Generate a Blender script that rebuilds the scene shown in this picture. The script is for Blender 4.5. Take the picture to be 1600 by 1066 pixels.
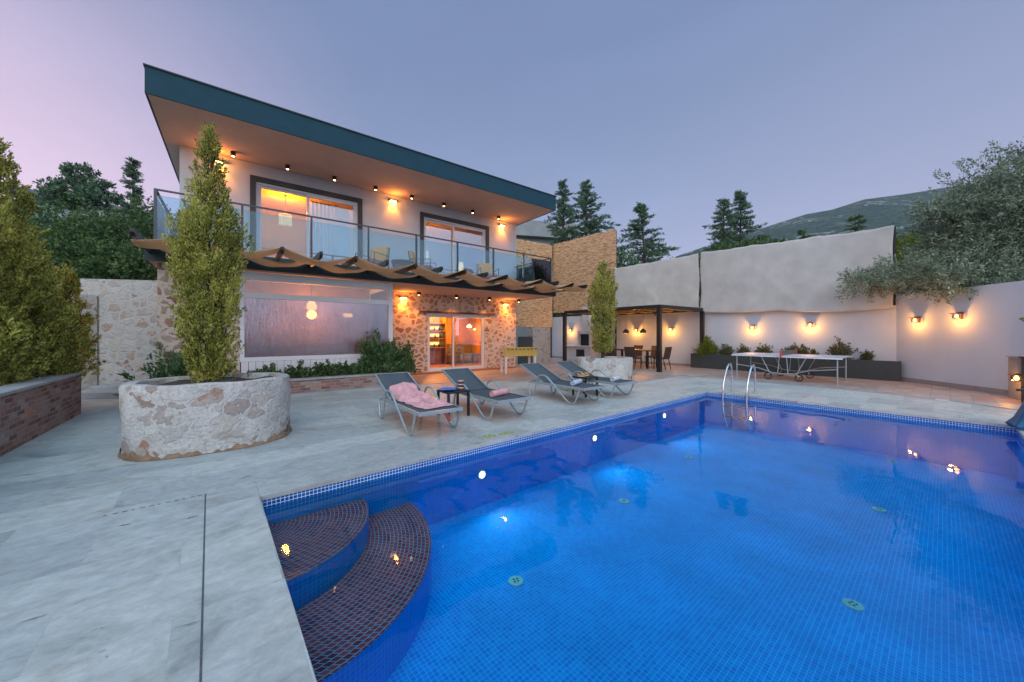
import bpy, math, random
import numpy as np
from mathutils import Vector, Matrix

# ---------------------------------------------------------------- camera, world, sun
scene = bpy.context.scene
for o in list(bpy.data.objects):
    bpy.data.objects.remove(o)
C = scene.collection
R = math.radians
PI = math.pi

cam_data = bpy.data.cameras.new("camera")
cam = bpy.data.objects.new("camera", cam_data)
C.objects.link(cam)
cam.location = (0, 0, 1.4)
cam.rotation_euler = (R(90), 0, 0)
cam_data.sensor_width = 36.0
cam_data.lens = 12.71
cam_data.shift_y = -0.00625
cam_data.clip_start = 0.05
cam_data.clip_end = 6000
scene.camera = cam

scene.view_settings.view_transform = 'Standard'
scene.view_settings.look = 'None'
scene.view_settings.exposure = 0.12
scene.view_settings.gamma = 1.0
scene.cycles.use_denoising = True
scene.cycles.max_bounces = 8
scene.cycles.transparent_max_bounces = 24
scene.cycles.caustics_reflective = False
scene.cycles.caustics_refractive = False
scene.cycles.sample_clamp_indirect = 6.0

def lin(r, g, b, k=1.0):
    def f(c):
        c /= 255.0
        return c / 12.92 if c <= 0.04045 else ((c + 0.055) / 1.055) ** 2.4
    return (f(r) * k, f(g) * k, f(b) * k, 1.0)

world = bpy.data.worlds.new("World")
scene.world = world
world.use_nodes = True
wn = world.node_tree; wn.nodes.clear()
W = wn.nodes.new; WL = wn.links.new
w_out = W('ShaderNodeOutputWorld')
w_geo = W('ShaderNodeTexCoord')
w_sep = W('ShaderNodeSeparateXYZ'); WL(w_geo.outputs['Generated'], w_sep.inputs[0])
def wramp(stops):
    r = W('ShaderNodeValToRGB')
    e = r.color_ramp.elements
    e[0].position, e[0].color = stops[0]
    e[1].position, e[1].color = stops[-1]
    for p, c in stops[1:-1]:
        n = e.new(p); n.color = c
    return r
def wmath(op, a, b=None, clamp=False):
    m = W('ShaderNodeMath'); m.operation = op; m.use_clamp = clamp
    for i, v in enumerate((a, b)):
        if v is None: continue
        if isinstance(v, (int, float)): m.inputs[i].default_value = v
        else: WL(v, m.inputs[i])
    return m.outputs[0]
def wrange(v, a, b, c, d):
    m = W('ShaderNodeMapRange'); m.interpolation_type = 'SMOOTHSTEP'
    WL(v, m.inputs[0])
    for i, x in enumerate((a, b, c, d)): m.inputs[i + 1].default_value = x
    return m.outputs[0]
sky_r = wramp([(0.0, (.38, .35, .54, 1)), (0.12, (.30, .32, .53, 1)), (0.35, (.205, .262, .44, 1)),
               (0.62, (.145, .198, .36, 1)), (0.74, (.145, .198, .36, 1)), (0.86, (.27, .56, .80, 1)), (1.0, (.38, .84, 1.18, 1))])
WL(w_sep.outputs['Z'], sky_r.inputs[0])
pink = wrange(w_sep.outputs['X'], -0.28, -0.92, 0.0, 1.0)
lowz = wrange(w_sep.outputs['Z'], 0.0, 0.85, 1.0, 0.0)
pf = wmath('MULTIPLY', pink, lowz, True)
pmix = W('ShaderNodeMixRGB'); WL(pf, pmix.inputs[0]); WL(sky_r.outputs[0], pmix.inputs[1])
pmix.inputs[2].default_value = (1.0, .68, .84, 1)
right = wrange(w_sep.outputs['X'], 0.2, 0.95, 0.0, 0.45)
rf = wmath('MULTIPLY', right, lowz, True)
rmix = W('ShaderNodeMixRGB'); WL(rf, rmix.inputs[0]); WL(pmix.outputs[0], rmix.inputs[1])
rmix.inputs[2].default_value = (.40, .34, .50, 1)
back = wrange(w_sep.outputs['Y'], 0.12, -0.6, 1.0, 3.3)
bkf = wrange(w_sep.outputs['Y'], 0.0, -0.6, 0.0, 0.8)
bmix = W('ShaderNodeMixRGB'); WL(bkf, bmix.inputs[0]); WL(rmix.outputs[0], bmix.inputs[1])
bmix.inputs[2].default_value = (.29, .34, .385, 1)
sc_ = W('ShaderNodeVectorMath'); sc_.operation = 'SCALE'
WL(bmix.outputs[0], sc_.inputs[0]); WL(back, sc_.inputs['Scale'])
# faint cloud wisps
wz = W('ShaderNodeTexNoise'); wz.inputs['Scale'].default_value = 2.2; wz.inputs['Detail'].default_value = 5
wmp = W('ShaderNodeMapping'); wmp.inputs['Scale'].default_value = (1, 1, 3.0)
WL(w_geo.outputs['Generated'], wmp.inputs[0]); WL(wmp.outputs[0], wz.inputs[0])
wv = wrange(wz.outputs['Fac'], 0.40, 0.72, 0.98, 1.05)
sc2 = W('ShaderNodeVectorMath'); sc2.operation = 'SCALE'
WL(sc_.outputs[0], sc2.inputs[0]); WL(wv, sc2.inputs['Scale'])
bg1 = W('ShaderNodeBackground'); WL(sc2.outputs[0], bg1.inputs[0]); bg1.inputs[1].default_value = 1.08
nish = W('ShaderNodeTexSky'); nish.sky_type = 'NISHITA'; nish.sun_disc = False
nish.sun_elevation = R(2.0); nish.sun_rotation = R(225)
bg2 = W('ShaderNodeBackground'); WL(nish.outputs[0], bg2.inputs[0]); bg2.inputs[1].default_value = 0.05
w_add = W('ShaderNodeAddShader'); WL(bg1.outputs[0], w_add.inputs[0]); WL(bg2.outputs[0], w_add.inputs[1])
WL(w_add.outputs[0], w_out.inputs[0])

sun_d = bpy.data.lights.new("sun", 'SUN')
sun_d.energy = 1.1; sun_d.angle = R(45); sun_d.color = (1.0, .93, .86)
sun = bpy.data.objects.new("sun", sun_d); C.objects.link(sun)
sun.rotation_euler = (R(66), 0, R(8))

# ---------------------------------------------------------------- helpers: tagging
def tag(o, label=None, cat=None, group=None, kind=None):
    if label: o['label'] = label
    if cat: o['category'] = cat
    if group: o['group'] = group
    if kind: o['kind'] = kind
    return o

def empty(name, loc=(0, 0, 0), rz=0.0, parent=None):
    o = bpy.data.objects.new(name, None)
    o.empty_display_size = 0.2
    C.objects.link(o)
    o.location = loc; o.rotation_euler = (0, 0, rz)
    if parent: o.parent = parent
    return o

def thing(name, label, cat, loc=(0, 0, 0), rz=0.0, group=None):
    return tag(empty(name, loc, rz), label, cat, group)

def copy_tree(o, parent=None):
    c = o.copy(); C.objects.link(c)
    if parent: c.parent = parent
    for ch in list(o.children):
        copy_tree(ch, c)
    return c

# ---------------------------------------------------------------- helpers: mesh builder
class MB:
    def __init__(s, off=(0, 0, 0)):
        s.v = []; s.f = []; s.off = Vector(off); s.uv = {}
    def add(s, verts, faces, uvs=None):
        b = len(s.v)
        s.v += [tuple(Vector(p) + s.off) for p in verts]
        for k, f in enumerate(faces):
            if uvs: s.uv[len(s.f)] = [uvs[i] for i in f]
            s.f.append(tuple(i + b for i in f))
        return s
    def box(s, x0, x1, y0, y1, z0, z1, m=None):
        vs = [(x, y, z) for z in (z0, z1) for x, y in ((x0, y0), (x1, y0), (x1, y1), (x0, y1))]
        if m is not None: vs = [m @ Vector(p) for p in vs]
        return s.add(vs, [(3, 2, 1, 0), (4, 5, 6, 7), (0, 1, 5, 4), (1, 2, 6, 5), (2, 3, 7, 6), (3, 0, 4, 7)])
    def cbox(s, c, size, m=None):
        x, y, z = c; a, b, d = (q / 2 for q in size)
        return s.box(x - a, x + a, y - b, y + b, z - d, z + d, m)
    def beam(s, p, q, w, h):
        """rectangular bar from p to q, w wide (horizontal), h high"""
        p = Vector(p); q = Vector(q); d = (q - p).normalized()
        up = Vector((0, 0, 1)) if abs(d.z) < .95 else Vector((0, 1, 0))
        a = d.cross(up).normalized(); b = a.cross(d).normalized()
        vs = [t + a * (sx * w / 2) + b * (sz * h / 2) for t in (p, q) for sx, sz in ((-1, -1), (1, -1), (1, 1), (-1, 1))]
        return s.add(vs, [(0, 1, 2, 3), (7, 6, 5, 4), (0, 4, 5, 1), (1, 5, 6, 2), (2, 6, 7, 3), (3, 7, 4, 0)])
    def tube(s, pts, r, n=8, closed=False):
        pts = [Vector(p) for p in pts]; N = len(pts)
        rs = r if isinstance(r, (list, tuple)) else [r] * N
        prev = None; rings = []
        for i, p in enumerate(pts):
            if closed: d = (pts[(i + 1) % N] - pts[i - 1])
            else: d = (pts[min(i + 1, N - 1)] - pts[max(i - 1, 0)])
            d.normalize()
            if prev is None:
                a = d.orthogonal().normalized()
            else:
                a = (prev - d * prev.dot(d))
                a = a.normalized() if a.length > 1e-6 else d.orthogonal().normalized()
            prev = a; b = d.cross(a)
            rings.append([p + (a * math.cos(2 * PI * k / n) + b * math.sin(2 * PI * k / n)) * rs[i] for k in range(n)])
        vs = [q for ring in rings for q in ring]; fs = []
        M_ = N if closed else N - 1
        for i in range(M_):
            j = (i + 1) % N
            for k in range(n):
                l = (k + 1) % n
                fs.append((i * n + k, i * n + l, j * n + l, j * n + k))
        if not closed:
            fs.append(tuple(range(n - 1, -1, -1))); fs.append(tuple((N - 1) * n + k for k in range(n)))
        return s.add(vs, fs)
    def lathe(s, prof, n=20, c=(0, 0, 0), sx=1.0, sy=1.0):
        vs = []; fs = []
        for r, z in prof:
            for k in range(n):
                a = 2 * PI * k / n
                vs.append((c[0] + r * math.cos(a) * sx, c[1] + r * math.sin(a) * sy, c[2] + z))
        for i in range(len(prof) - 1):
            for k in range(n):
                l = (k + 1) % n
                fs.append((i * n + k, i * n + l, (i + 1) * n + l, (i + 1) * n + k))
        if prof[0][0] > 1e-4: fs.append(tuple(range(n - 1, -1, -1)))
        if prof[-1][0] > 1e-4: fs.append(tuple((len(prof) - 1) * n + k for k in range(n)))
        return s.add(vs, fs)
    def prism(s, poly, z0, z1):
        n = len(poly)
        vs = [(x, y, z0) for x, y in poly] + [(x, y, z1) for x, y in poly]
        fs = [tuple(range(n - 1, -1, -1)), tuple(range(n, 2 * n))]
        fs += [(i, (i + 1) % n, n + (i + 1) % n, n + i) for i in range(n)]
        return s.add(vs, fs)
    def quad(s, a, b, c, d):
        return s.add([a, b, c, d], [(0, 1, 2, 3)])
    def grid(s, nx, ny, fn, uv=None):
        vs = [fn(i / nx, j / ny) for j in range(ny + 1) for i in range(nx + 1)]
        uvs = [uv(i / nx, j / ny) for j in range(ny + 1) for i in range(nx + 1)] if uv else None
        fs = [(j * (nx + 1) + i, j * (nx + 1) + i + 1, (j + 1) * (nx + 1) + i + 1, (j + 1) * (nx + 1) + i)
              for j in range(ny) for i in range(nx)]
        return s.add(vs, fs, uvs)
    def build(s, name, mat, parent=None, loc=None, rz=0.0, smooth=False, bevel=0.0, solid=0.0):
        me = bpy.data.meshes.new(name)
        me.from_pydata(s.v, [], s.f); me.update()
        uvl = me.uv_layers.new(name="UVMap")
        dat = [0.0] * (2 * len(me.loops))
        V = s.v
        for fi, p in enumerate(me.polygons):
            if fi in s.uv:
                for li, q in zip(p.loop_indices, s.uv[fi]):
                    dat[2 * li] = q[0]; dat[2 * li + 1] = q[1]
                continue
            nx, ny, nz = (abs(c) for c in p.normal)
            for li in p.loop_indices:
                x, y, z = V[me.loops[li].vertex_index]
                if nz >= nx and nz >= ny: u, w = x, y
                elif nx > ny: u, w = y, z
                else: u, w = x, z
                dat[2 * li] = u; dat[2 * li + 1] = w
        uvl.data.foreach_set('uv', dat)
        if smooth:
            me.polygons.foreach_set('use_smooth', [True] * len(me.polygons))
            me.set_sharp_from_angle(angle=R(38))
        me.materials.append(mat)
        o = bpy.data.objects.new(name, me); C.objects.link(o)
        if parent: o.parent = parent
        if loc is not None: o.location = loc
        o.rotation_euler = (0, 0, rz)
        if bevel > 0:
            m = o.modifiers.new('bevel', 'BEVEL'); m.width = bevel; m.segments = 2; m.limit_method = 'ANGLE'
        if solid > 0:
            m = o.modifiers.new('solid', 'SOLIDIFY'); m.thickness = solid; m.offset = 0
        return o

def npmesh(name, verts, quads, mat, parent=None, loc=None, rz=0.0):
    me = bpy.data.meshes.new(name)
    nv = len(verts); nf = len(quads)
    me.vertices.add(nv); me.vertices.foreach_set('co', verts.astype(np.float32).ravel())
    me.loops.add(nf * 4); me.loops.foreach_set('vertex_index', quads.astype(np.int32).ravel())
    me.polygons.add(nf)
    me.polygons.foreach_set('loop_start', np.arange(0, nf * 4, 4, dtype=np.int32))
    me.polygons.foreach_set('loop_total', np.full(nf, 4, dtype=np.int32))
    me.update(); me.validate()
    me.materials.append(mat)
    o = bpy.data.objects.new(name, me); C.objects.link(o)
    if parent: o.parent = parent
    if loc is not None: o.location = loc
    o.rotation_euler = (0, 0, rz)
    return o

rng = np.random.default_rng(7)
random.seed(5)

def unit(a):
    return a / np.maximum(np.linalg.norm(a, axis=-1, keepdims=True), 1e-6)

def leaf_geo(P, D, L, Wd):
    n = len(P)
    side = unit(np.cross(D, rng.normal(size=(n, 3))))
    L = L[:, None]; Wd = Wd[:, None]
    v = np.stack([P, P + D * L * .45 + side * Wd, P + D * L, P + D * L * .45 - side * Wd], 1).reshape(-1, 3)
    q = np.arange(n * 4).reshape(-1, 4)
    return v, q

def clumps(Cc, Dd, n_leaf, length, rad, leaf, aspect=.28, spread=.6):
    """leaf clumps: centres Cc with axis Dd, n_leaf leaves each along the axis"""
    n = len(Cc)
    t = rng.random((n, n_leaf, 1))
    c = Cc[:, None, :] + Dd[:, None, :] * (t - .3) * length
    c = c + rng.normal(size=(n, n_leaf, 3)) * rad * (1.1 - .8 * t) * .6
    d = unit(Dd[:, None, :] + rng.normal(size=(n, n_leaf, 3)) * spread)
    P = c.reshape(-1, 3); D = d.reshape(-1, 3)
    L = leaf * (.6 + .8 * rng.random(len(P)))
    return leaf_geo(P, D, L, L * aspect)

# ---------------------------------------------------------------- helpers: materials
def newmat(name):
    m = bpy.data.materials.new(name); m.use_nodes = True
    nt = m.node_tree; nt.nodes.clear()
    return m, nt
class NT:
    def __init__(s, name):
        s.m, s.nt = newmat(name)
        s.out = s.n('ShaderNodeOutputMaterial')
    def n(s, t, **kw):
        x = s.nt.nodes.new(t)
        for k, v in kw.items():
            if k in x.inputs.keys(): x.inputs[k].default_value = v
            else: setattr(x, k, v)
        return x
    def l(s, a, b): s.nt.links.new(a, b)
    def coord(s, kind='Object', scale=(1, 1, 1), rot=(0, 0, 0)):
        tc = s.n('ShaderNodeTexCoord'); mp = s.n('ShaderNodeMapping')
        mp.inputs['Scale'].default_value = scale; mp.inputs['Rotation'].default_value = rot
        s.l(tc.outputs[kind], mp.inputs[0]); return mp.outputs[0]
    def noise(s, vec, scale=5, detail=4, rough=.5, dist=0):
        x = s.n('ShaderNodeTexNoise'); x.inputs['Scale'].default_value = scale
        x.inputs['Detail'].default_value = detail; x.inputs['Roughness'].default_value = rough
        x.inputs['Distortion'].default_value = dist
        if vec is not None: s.l(vec, x.inputs['Vector'])
        return x
    def ramp(s, fac, stops, interp='LINEAR'):
        r = s.n('ShaderNodeValToRGB'); r.color_ramp.interpolation = interp
        e = r.color_ramp.elements
        e[0].position = stops[0][0]; e[0].color = stops[0][1]
        e[1].position = stops[-1][0]; e[1].color = stops[-1][1]
        for p, c in stops[1:-1]:
            q = e.new(p); q.color = c
        s.l(fac, r.inputs[0]); return r.outputs[0]
    def mix(s, f, a, b, mode='MIX'):
        x = s.n('ShaderNodeMixRGB', blend_type=mode)
        for i, v in enumerate((f, a, b)):
            if isinstance(v, (int, float)): x.inputs[i].default_value = v
            elif isinstance(v, tuple): x.inputs[i].default_value = v
            else: s.l(v, x.inputs[i])
        return x.outputs[0]
    def math(s, op, a, b=0.0, clamp=False):
        x = s.n('ShaderNodeMath', operation=op); x.use_clamp = clamp
        for i, v in enumerate((a, b)):
            if isinstance(v, (int, float)): x.inputs[i].default_value = v
            else: s.l(v, x.inputs[i])
        return x.outputs[0]
    def bsdf(s, col, rough=.6, metal=0.0, normal=None, spec=.5, **kw):
        b = s.n('ShaderNodeBsdfPrincipled')
        if isinstance(col, tuple): b.inputs['Base Color'].default_value = col
        else: s.l(col, b.inputs['Base Color'])
        if isinstance(rough, (int, float)): b.inputs['Roughness'].default_value = rough
        else: s.l(rough, b.inputs['Roughness'])
        b.inputs['Metallic'].default_value = metal
        b.inputs['Specular IOR Level'].default_value = spec
        if normal is not None: s.l(normal, b.inputs['Normal'])
        for k, v in kw.items(): b.inputs[k].default_value = v
        return b.outputs[0]
    def bump(s, h, strength=.3, dist=.01):
        b = s.n('ShaderNodeBump'); b.inputs['Strength'].default_value = strength
        b.inputs['Distance'].default_value = dist
        s.l(h, b.inputs['Height']); return b.outputs[0]
    def done(s, sh):
        s.l(sh, s.out.inputs['Surface']); return s.m

def k4(c, k): return (c[0] * k, c[1] * k, c[2] * k, 1)

def plain(name, col, rough=.55, metal=0.0, var=.12, scale=6, bump=.15, bdist=.004, spec=.5, bscale=None):
    t = NT(name); v = t.coord()
    n = t.noise(v, scale, 5, .6)
    c = t.ramp(n.outputs['Fac'], [(.3, k4(col, 1 - var)), (.7, k4(col, 1 + var))])
    n2 = t.noise(v, bscale or scale * 9, 4, .6)
    return t.done(t.bsdf(c, rough, metal, t.bump(n2.outputs['Fac'], bump, bdist), spec))

def emissive(name, col, strength):
    t = NT(name); e = t.n('ShaderNodeEmission'); e.inputs[0].default_value = col; e.inputs[1].default_value = strength
    return t.done(e.outputs[0])

def leafmat(name, stops, rough=.6, trans=.25):
    t = NT(name)
    g = t.n('ShaderNodeNewGeometry'); v = t.coord()
    n = t.noise(v, 2.2, 3, .6)
    f = t.math('ADD', t.math('MULTIPLY', g.outputs['Random Per Island'], .65), t.math('MULTIPLY', t.math('SUBTRACT', n.outputs['Fac'], .32), 1.0), True)
    c = t.ramp(f, stops)
    a = t.bsdf(c, rough, 0, None, .3)
    tr = t.n('ShaderNodeBsdfTranslucent'); t.l(c, tr.inputs[0])
    mx = t.n('ShaderNodeMixShader'); mx.inputs[0].default_value = trans
    t.l(a, mx.inputs[1]); t.l(tr.outputs[0], mx.inputs[2])
    return t.done(mx.outputs[0])

def stone(name, scale, mortar_w, palette, mortar, cover=None, distort=.12, aspect=(1, 1, 1.25), bs=.6, blot=None, faint_k=.16):
    t = NT(name); v = t.coord(scale=aspect)
    dn = t.noise(v, scale * 1.1, 4, .6)
    sub = t.n('ShaderNodeVectorMath', operation='SUBTRACT'); t.l(dn.outputs['Color'], sub.inputs[0]); sub.inputs[1].default_value = (.5, .5, .5)
    scl = t.n('ShaderNodeVectorMath', operation='SCALE'); t.l(sub.outputs[0], scl.inputs[0]); scl.inputs['Scale'].default_value = distort
    add = t.n('ShaderNodeVectorMath', operation='ADD'); t.l(v, add.inputs[0]); t.l(scl.outputs[0], add.inputs[1])
    vo = t.n('ShaderNodeTexVoronoi', feature='F1'); vo.inputs['Scale'].default_value = scale; t.l(add.outputs[0], vo.inputs['Vector'])
    ve = t.n('ShaderNodeTexVoronoi', feature='DISTANCE_TO_EDGE'); ve.inputs['Scale'].default_value = scale; t.l(add.outputs[0], ve.inputs['Vector'])
    sep = t.n('ShaderNodeSeparateColor'); t.l(vo.outputs['Color'], sep.inputs[0])
    sc = t.ramp(sep.outputs[0], [(i / (len(palette) - 1), c) for i, c in enumerate(palette)])
    fine = t.noise(v, scale * 7, 6, .7)
    sc = t.mix(.55, sc, t.ramp(fine.outputs['Fac'], [(.3, (.25, .25, .25, 1)), (.7, (.85, .85, .85, 1))]), 'OVERLAY')
    # mortar width varies
    wn_ = t.noise(v, scale * 2.3, 3, .5)
    th = t.math('MULTIPLY', wn_.outputs['Fac'], mortar_w * 2)
    mask = t.math('MULTIPLY', t.math('SUBTRACT', ve.outputs['Distance'], th), 14.0, True)
    if cover is not None:
        cv = t.math('GREATER_THAN', sep.outputs[1], cover)
        cn = t.noise(v, scale * 1.7, 5, .65)
        cm = t.math('MULTIPLY', t.math('SUBTRACT', cn.outputs['Fac'], .40), 9.0, True)
        keep = t.math('MULTIPLY', cv, cm)
        faint = t.math('MULTIPLY', mask, faint_k)
        mask2 = t.math('MAXIMUM', t.math('MULTIPLY', mask, keep), faint)
    else: mask2 = mask
    mo = t.mix(.5, mortar, t.ramp(fine.outputs['Fac'], [(.35, (.3, .3, .3, 1)), (.65, (.62, .62, .62, 1))]), 'OVERLAY')
    if blot:
        bn = t.noise(v, scale * .8, 6, .65, .6)
        mo = t.mix(t.math('MULTIPLY', t.math('SUBTRACT', bn.outputs['Fac'], .50), 4.5, True), mo, blot)
        bn2 = t.noise(v, scale * 1.9, 6, .7, .4)
        mo = t.mix(t.math('MULTIPLY', t.math('SUBTRACT', bn2.outputs['Fac'], .60), 7.0, True), mo, (.60, .60, .61, 1))
    col = t.mix(mask2, mo, sc)
    h = t.math('ADD', t.math('MULTIPLY', mask, .6), t.math('MULTIPLY', fine.outputs['Fac'], .5))
    return t.done(t.bsdf(col, .85, 0, t.bump(h, bs, .03), .3))

def tilemat(name, c1, c2, mortar, tw=.03, th=.03, ms=.0018, rough=.15, offset=0.0, coordk='UV', spec=.05):
    t = NT(name); v = t.coord(coordk)
    b = t.n('ShaderNodeTexBrick', offset=offset, squash=1.0)
    t.l(v, b.inputs['Vector'])
    b.inputs['Scale'].default_value = 1.0
    b.inputs['Brick Width'].default_value = tw; b.inputs['Row Height'].default_value = th
    b.inputs['Mortar Size'].default_value = ms; b.inputs['Mortar Smooth'].default_value = .2
    b.inputs['Bias'].default_value = 0.0
    b.inputs['Color1'].default_value = c1; b.inputs['Color2'].default_value = c2; b.inputs['Mortar'].default_value = mortar
    col = b.outputs['Color']
    n = t.noise(t.coord(), 1.4, 4, .6)
    col = t.mix(1.0, col, t.ramp(n.outputs['Fac'], [(.3, (.86, .86, .86, 1)), (.7, (1.12, 1.12, 1.12, 1))]), 'MULTIPLY')
    return t.done(t.bsdf(col, rough, 0, t.bump(b.outputs['Fac'], -.3, .002), spec))

MT = {}
MT['white_wall'] = plain('painted_plaster', (.45, .51, .58, 1), .8, var=.05, scale=1.3, bump=.25, bdist=.004, bscale=60)
MT['soffit'] = plain('soffit_plaster', (.58, .44, .36, 1), .85, var=.06, scale=2, bump=.3, bdist=.004, bscale=45)
MT['teal'] = plain('teal_fascia', (.001, .042, .068, 1), .8, var=.12, scale=3, bump=.1)
MT['dark_teal'] = plain('dark_edge_beam', (.008, .022, .024, 1), .6, var=.15, scale=3, bump=.1)
MT['surround'] = plain('dark_window_surround', (.035, .04, .042, 1), .6, var=.1, scale=4)
MT['pvc'] = plain('white_pvc', (.68, .67, .70, 1), .35, var=.03, scale=3, bump=.05)
MT['metal_dark'] = plain('dark_metal', (.022, .024, .027, 1), .42, .4, var=.15, scale=8, bump=.1)
MT['rail'] = plain('railing_metal', (.05, .06, .08, 1), .4, .4, var=.1, scale=8)
MT['black'] = plain('black_paint', (.010, .010, .011, 1), .5, var=.2, scale=8)
MT['alu'] = plain('grey_painted_tube', (.34, .39, .41, 1), .32, .35, var=.08, scale=7, bump=.08)
MT['steel'] = plain('stainless_steel', (.62, .64, .68, 1), .12, 1.0, var=.05, scale=10, bump=.03)
MT['conc'] = plain('grey_concrete', (.33, .33, .33, 1), .85, var=.15, scale=3, bump=.4, bdist=.006)
MT['skirt'] = plain('skirting_stone', (.24, .23, .23, 1), .7, var=.12, scale=5)
MT['planter_dark'] = plain('charcoal_render', (.035, .042, .045, 1), .7, var=.15, scale=3, bump=.3)
MT['soil'] = plain('dark_soil', (.10, .075, .055, 1), .95, var=.5, scale=25, bump=1.0, bdist=.03)
MT['bark'] = plain('tree_bark', (.075, .055, .04, 1), .9, var=.4, scale=14, bump=.9, bdist=.02)
MT['wood'] = plain('warm_wood', (.30, .15, .06, 1), .5, var=.3, scale=5)
MT['lintel'] = plain('dark_red_wood', (.12, .04, .03, 1), .6, var=.3, scale=9)
MT['fabric_pink'] = plain('pink_towel', (.72, .36, .38, 1), .95, var=.14, scale=9, bump=.9, bdist=.01, bscale=220)
MT['fabric_blue'] = plain('pale_blue_towel', (.48, .53, .66, 1), .95, var=.1, scale=14, bump=.8, bdist=.008, bscale=200)
MT['fabric_white'] = plain('white_lilac_towel', (.56, .56, .66, 1), .95, var=.1, scale=14, bump=.8, bdist=.008, bscale=200)
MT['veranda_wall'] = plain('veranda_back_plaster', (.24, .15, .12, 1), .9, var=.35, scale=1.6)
MT['cush_orange'] = plain('amber_cushion', (.78, .36, .07, 1), .9, var=.12, scale=8)
MT['cush_red'] = plain('red_cushion', (.50, .12, .10, 1), .9, var=.12, scale=8)
MT['grey_sofa'] = plain('grey_upholstery', (.10, .095, .09, 1), .9, var=.15, scale=8)
MT['wicker'] = plain('brown_wicker', (.045, .028, .022, 1), .6, var=.5, scale=60, bump=.9, bdist=.006)
MT['blue_plate'] = plain('blue_glaze', (.03, .16, .55, 1), .25, var=.2, scale=9)
MT['brown_glass'] = plain('brown_banded_glass', (.10, .035, .02, 1), .15, var=.8, scale=22)
MT['pastry'] = plain('golden_pastry', (.55, .27, .06, 1), .6, var=.45, scale=30, bump=.8, bdist=.01)
MT['blue_tarp'] = plain('blue_tarp', (.012, .11, .22, 1), .5, var=.25, scale=5, bump=.5, bdist=.02, bscale=12)
MT['curtain'] = plain('sheer_curtain', (.62, .58, .60, 1), .9, var=.06, scale=5)
MT['rubber'] = plain('black_rubber', (.015, .015, .015, 1), .7, var=.2, scale=9)
MT['red_plastic'] = plain('red_plastic', (.55, .05, .04, 1), .4, var=.1, scale=9)
MT['pp_top'] = plain('grey_blue_table_board', (.42, .46, .55, 1), .35, var=.06, scale=2, bump=.03)
MT['bbq'] = plain('white_render', (.52, .50, .50, 1), .8, var=.08, scale=4, bump=.3)
MT['yellow_wood'] = plain('yellow_laminate', (.50, .33, .07, 1), .4, var=.1, scale=6)
MT['white_lam'] = plain('white_laminate', (.62, .56, .50, 1), .4, var=.05, scale=6)
MT['joint'] = plain('joint_filler', (.09, .09, .095, 1), .9, var=.3, scale=20)
MT['roof_tile_far'] = plain('grey_blue_roofing', (.10, .12, .17, 1), .8, var=.2, scale=2)
MT['far_wall'] = plain('weathered_concrete', (.26, .28, .29, 1), .85, var=.15, scale=1.0)
MT['far_glass'] = plain('dark_far_window', (.10, .16, .22, 1), .15, var=.3, scale=.8)
MT['disc'] = plain('pale_green_plastic', (.30, .62, .55, 1), .4, var=.08, scale=10)
MT['paint_mark'] = plain('yellow_green_paint', (.30, .34, .01, 1), .7, var=.3, scale=30)
MT['flower'] = plain('pink_petals', (.75, .45, .45, 1), .8, var=.15, scale=20)

# canvas of the awning
def clothmat(name, col, trans=.3, wscale=120):
    t = NT(name); v = t.coord()
    n = t.noise(v, 1.6, 4, .6); n2 = t.noise(v, wscale, 2, .5)
    c = t.ramp(n.outputs['Fac'], [(.3, k4(col, .88)), (.7, k4(col, 1.1))])
    a = t.bsdf(c, .9, 0, t.bump(n2.outputs['Fac'], .3, .003), .2)
    tr = t.n('ShaderNodeBsdfTranslucent'); t.l(c, tr.inputs[0])
    mx = t.n('ShaderNodeMixShader'); mx.inputs[0].default_value = trans
    t.l(a, mx.inputs[1]); t.l(tr.outputs[0], mx.inputs[2])
    return t.done(mx.outputs[0])
MT['awning'] = clothmat('tan_awning_fabric', (.78, .54, .35, 1), .5)
MT['screen'] = clothmat('off_white_screen_cloth', (.54, .54, .515, 1), .15)
MT['cane'] = clothmat('amber_reed_matting', (.55, .33, .08, 1), .35, 60)
MT['mesh_fabric'] = clothmat('charcoal_sling_mesh', (.085, .10, .115, 1), .08, 300)
MT['umbrella_cloth'] = MT['blue_tarp']

def glassmat(name, tint, refl=.12, rough=.0, edge=1.0):
    t = NT(name)
    fr = t.n('ShaderNodeFresnel'); fr.inputs[0].default_value = 1.5
    f = t.math('ADD', t.math('MULTIPLY', fr.outputs[0], edge), refl, True)
    tr = t.n('ShaderNodeBsdfTransparent'); tr.inputs[0].default_value = tint
    gl = t.n('ShaderNodeBsdfGlossy'); gl.inputs['Roughness'].default_value = rough
    mx = t.n('ShaderNodeMixShader'); t.l(f, mx.inputs[0]); t.l(tr.outputs[0], mx.inputs[1]); t.l(gl.outputs[0], mx.inputs[2])
    return t.done(mx.outputs[0])
MT['glass'] = glassmat('clear_window_glass', (.92, .93, .95, 1), .06)
MT['glass_mirror'] = glassmat('reflective_window_glass', (.85, .87, .92, 1), .24)
MT['glass_blue'] = glassmat('blue_tinted_glass', (.68, .86, .94, 1), .03)

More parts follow.
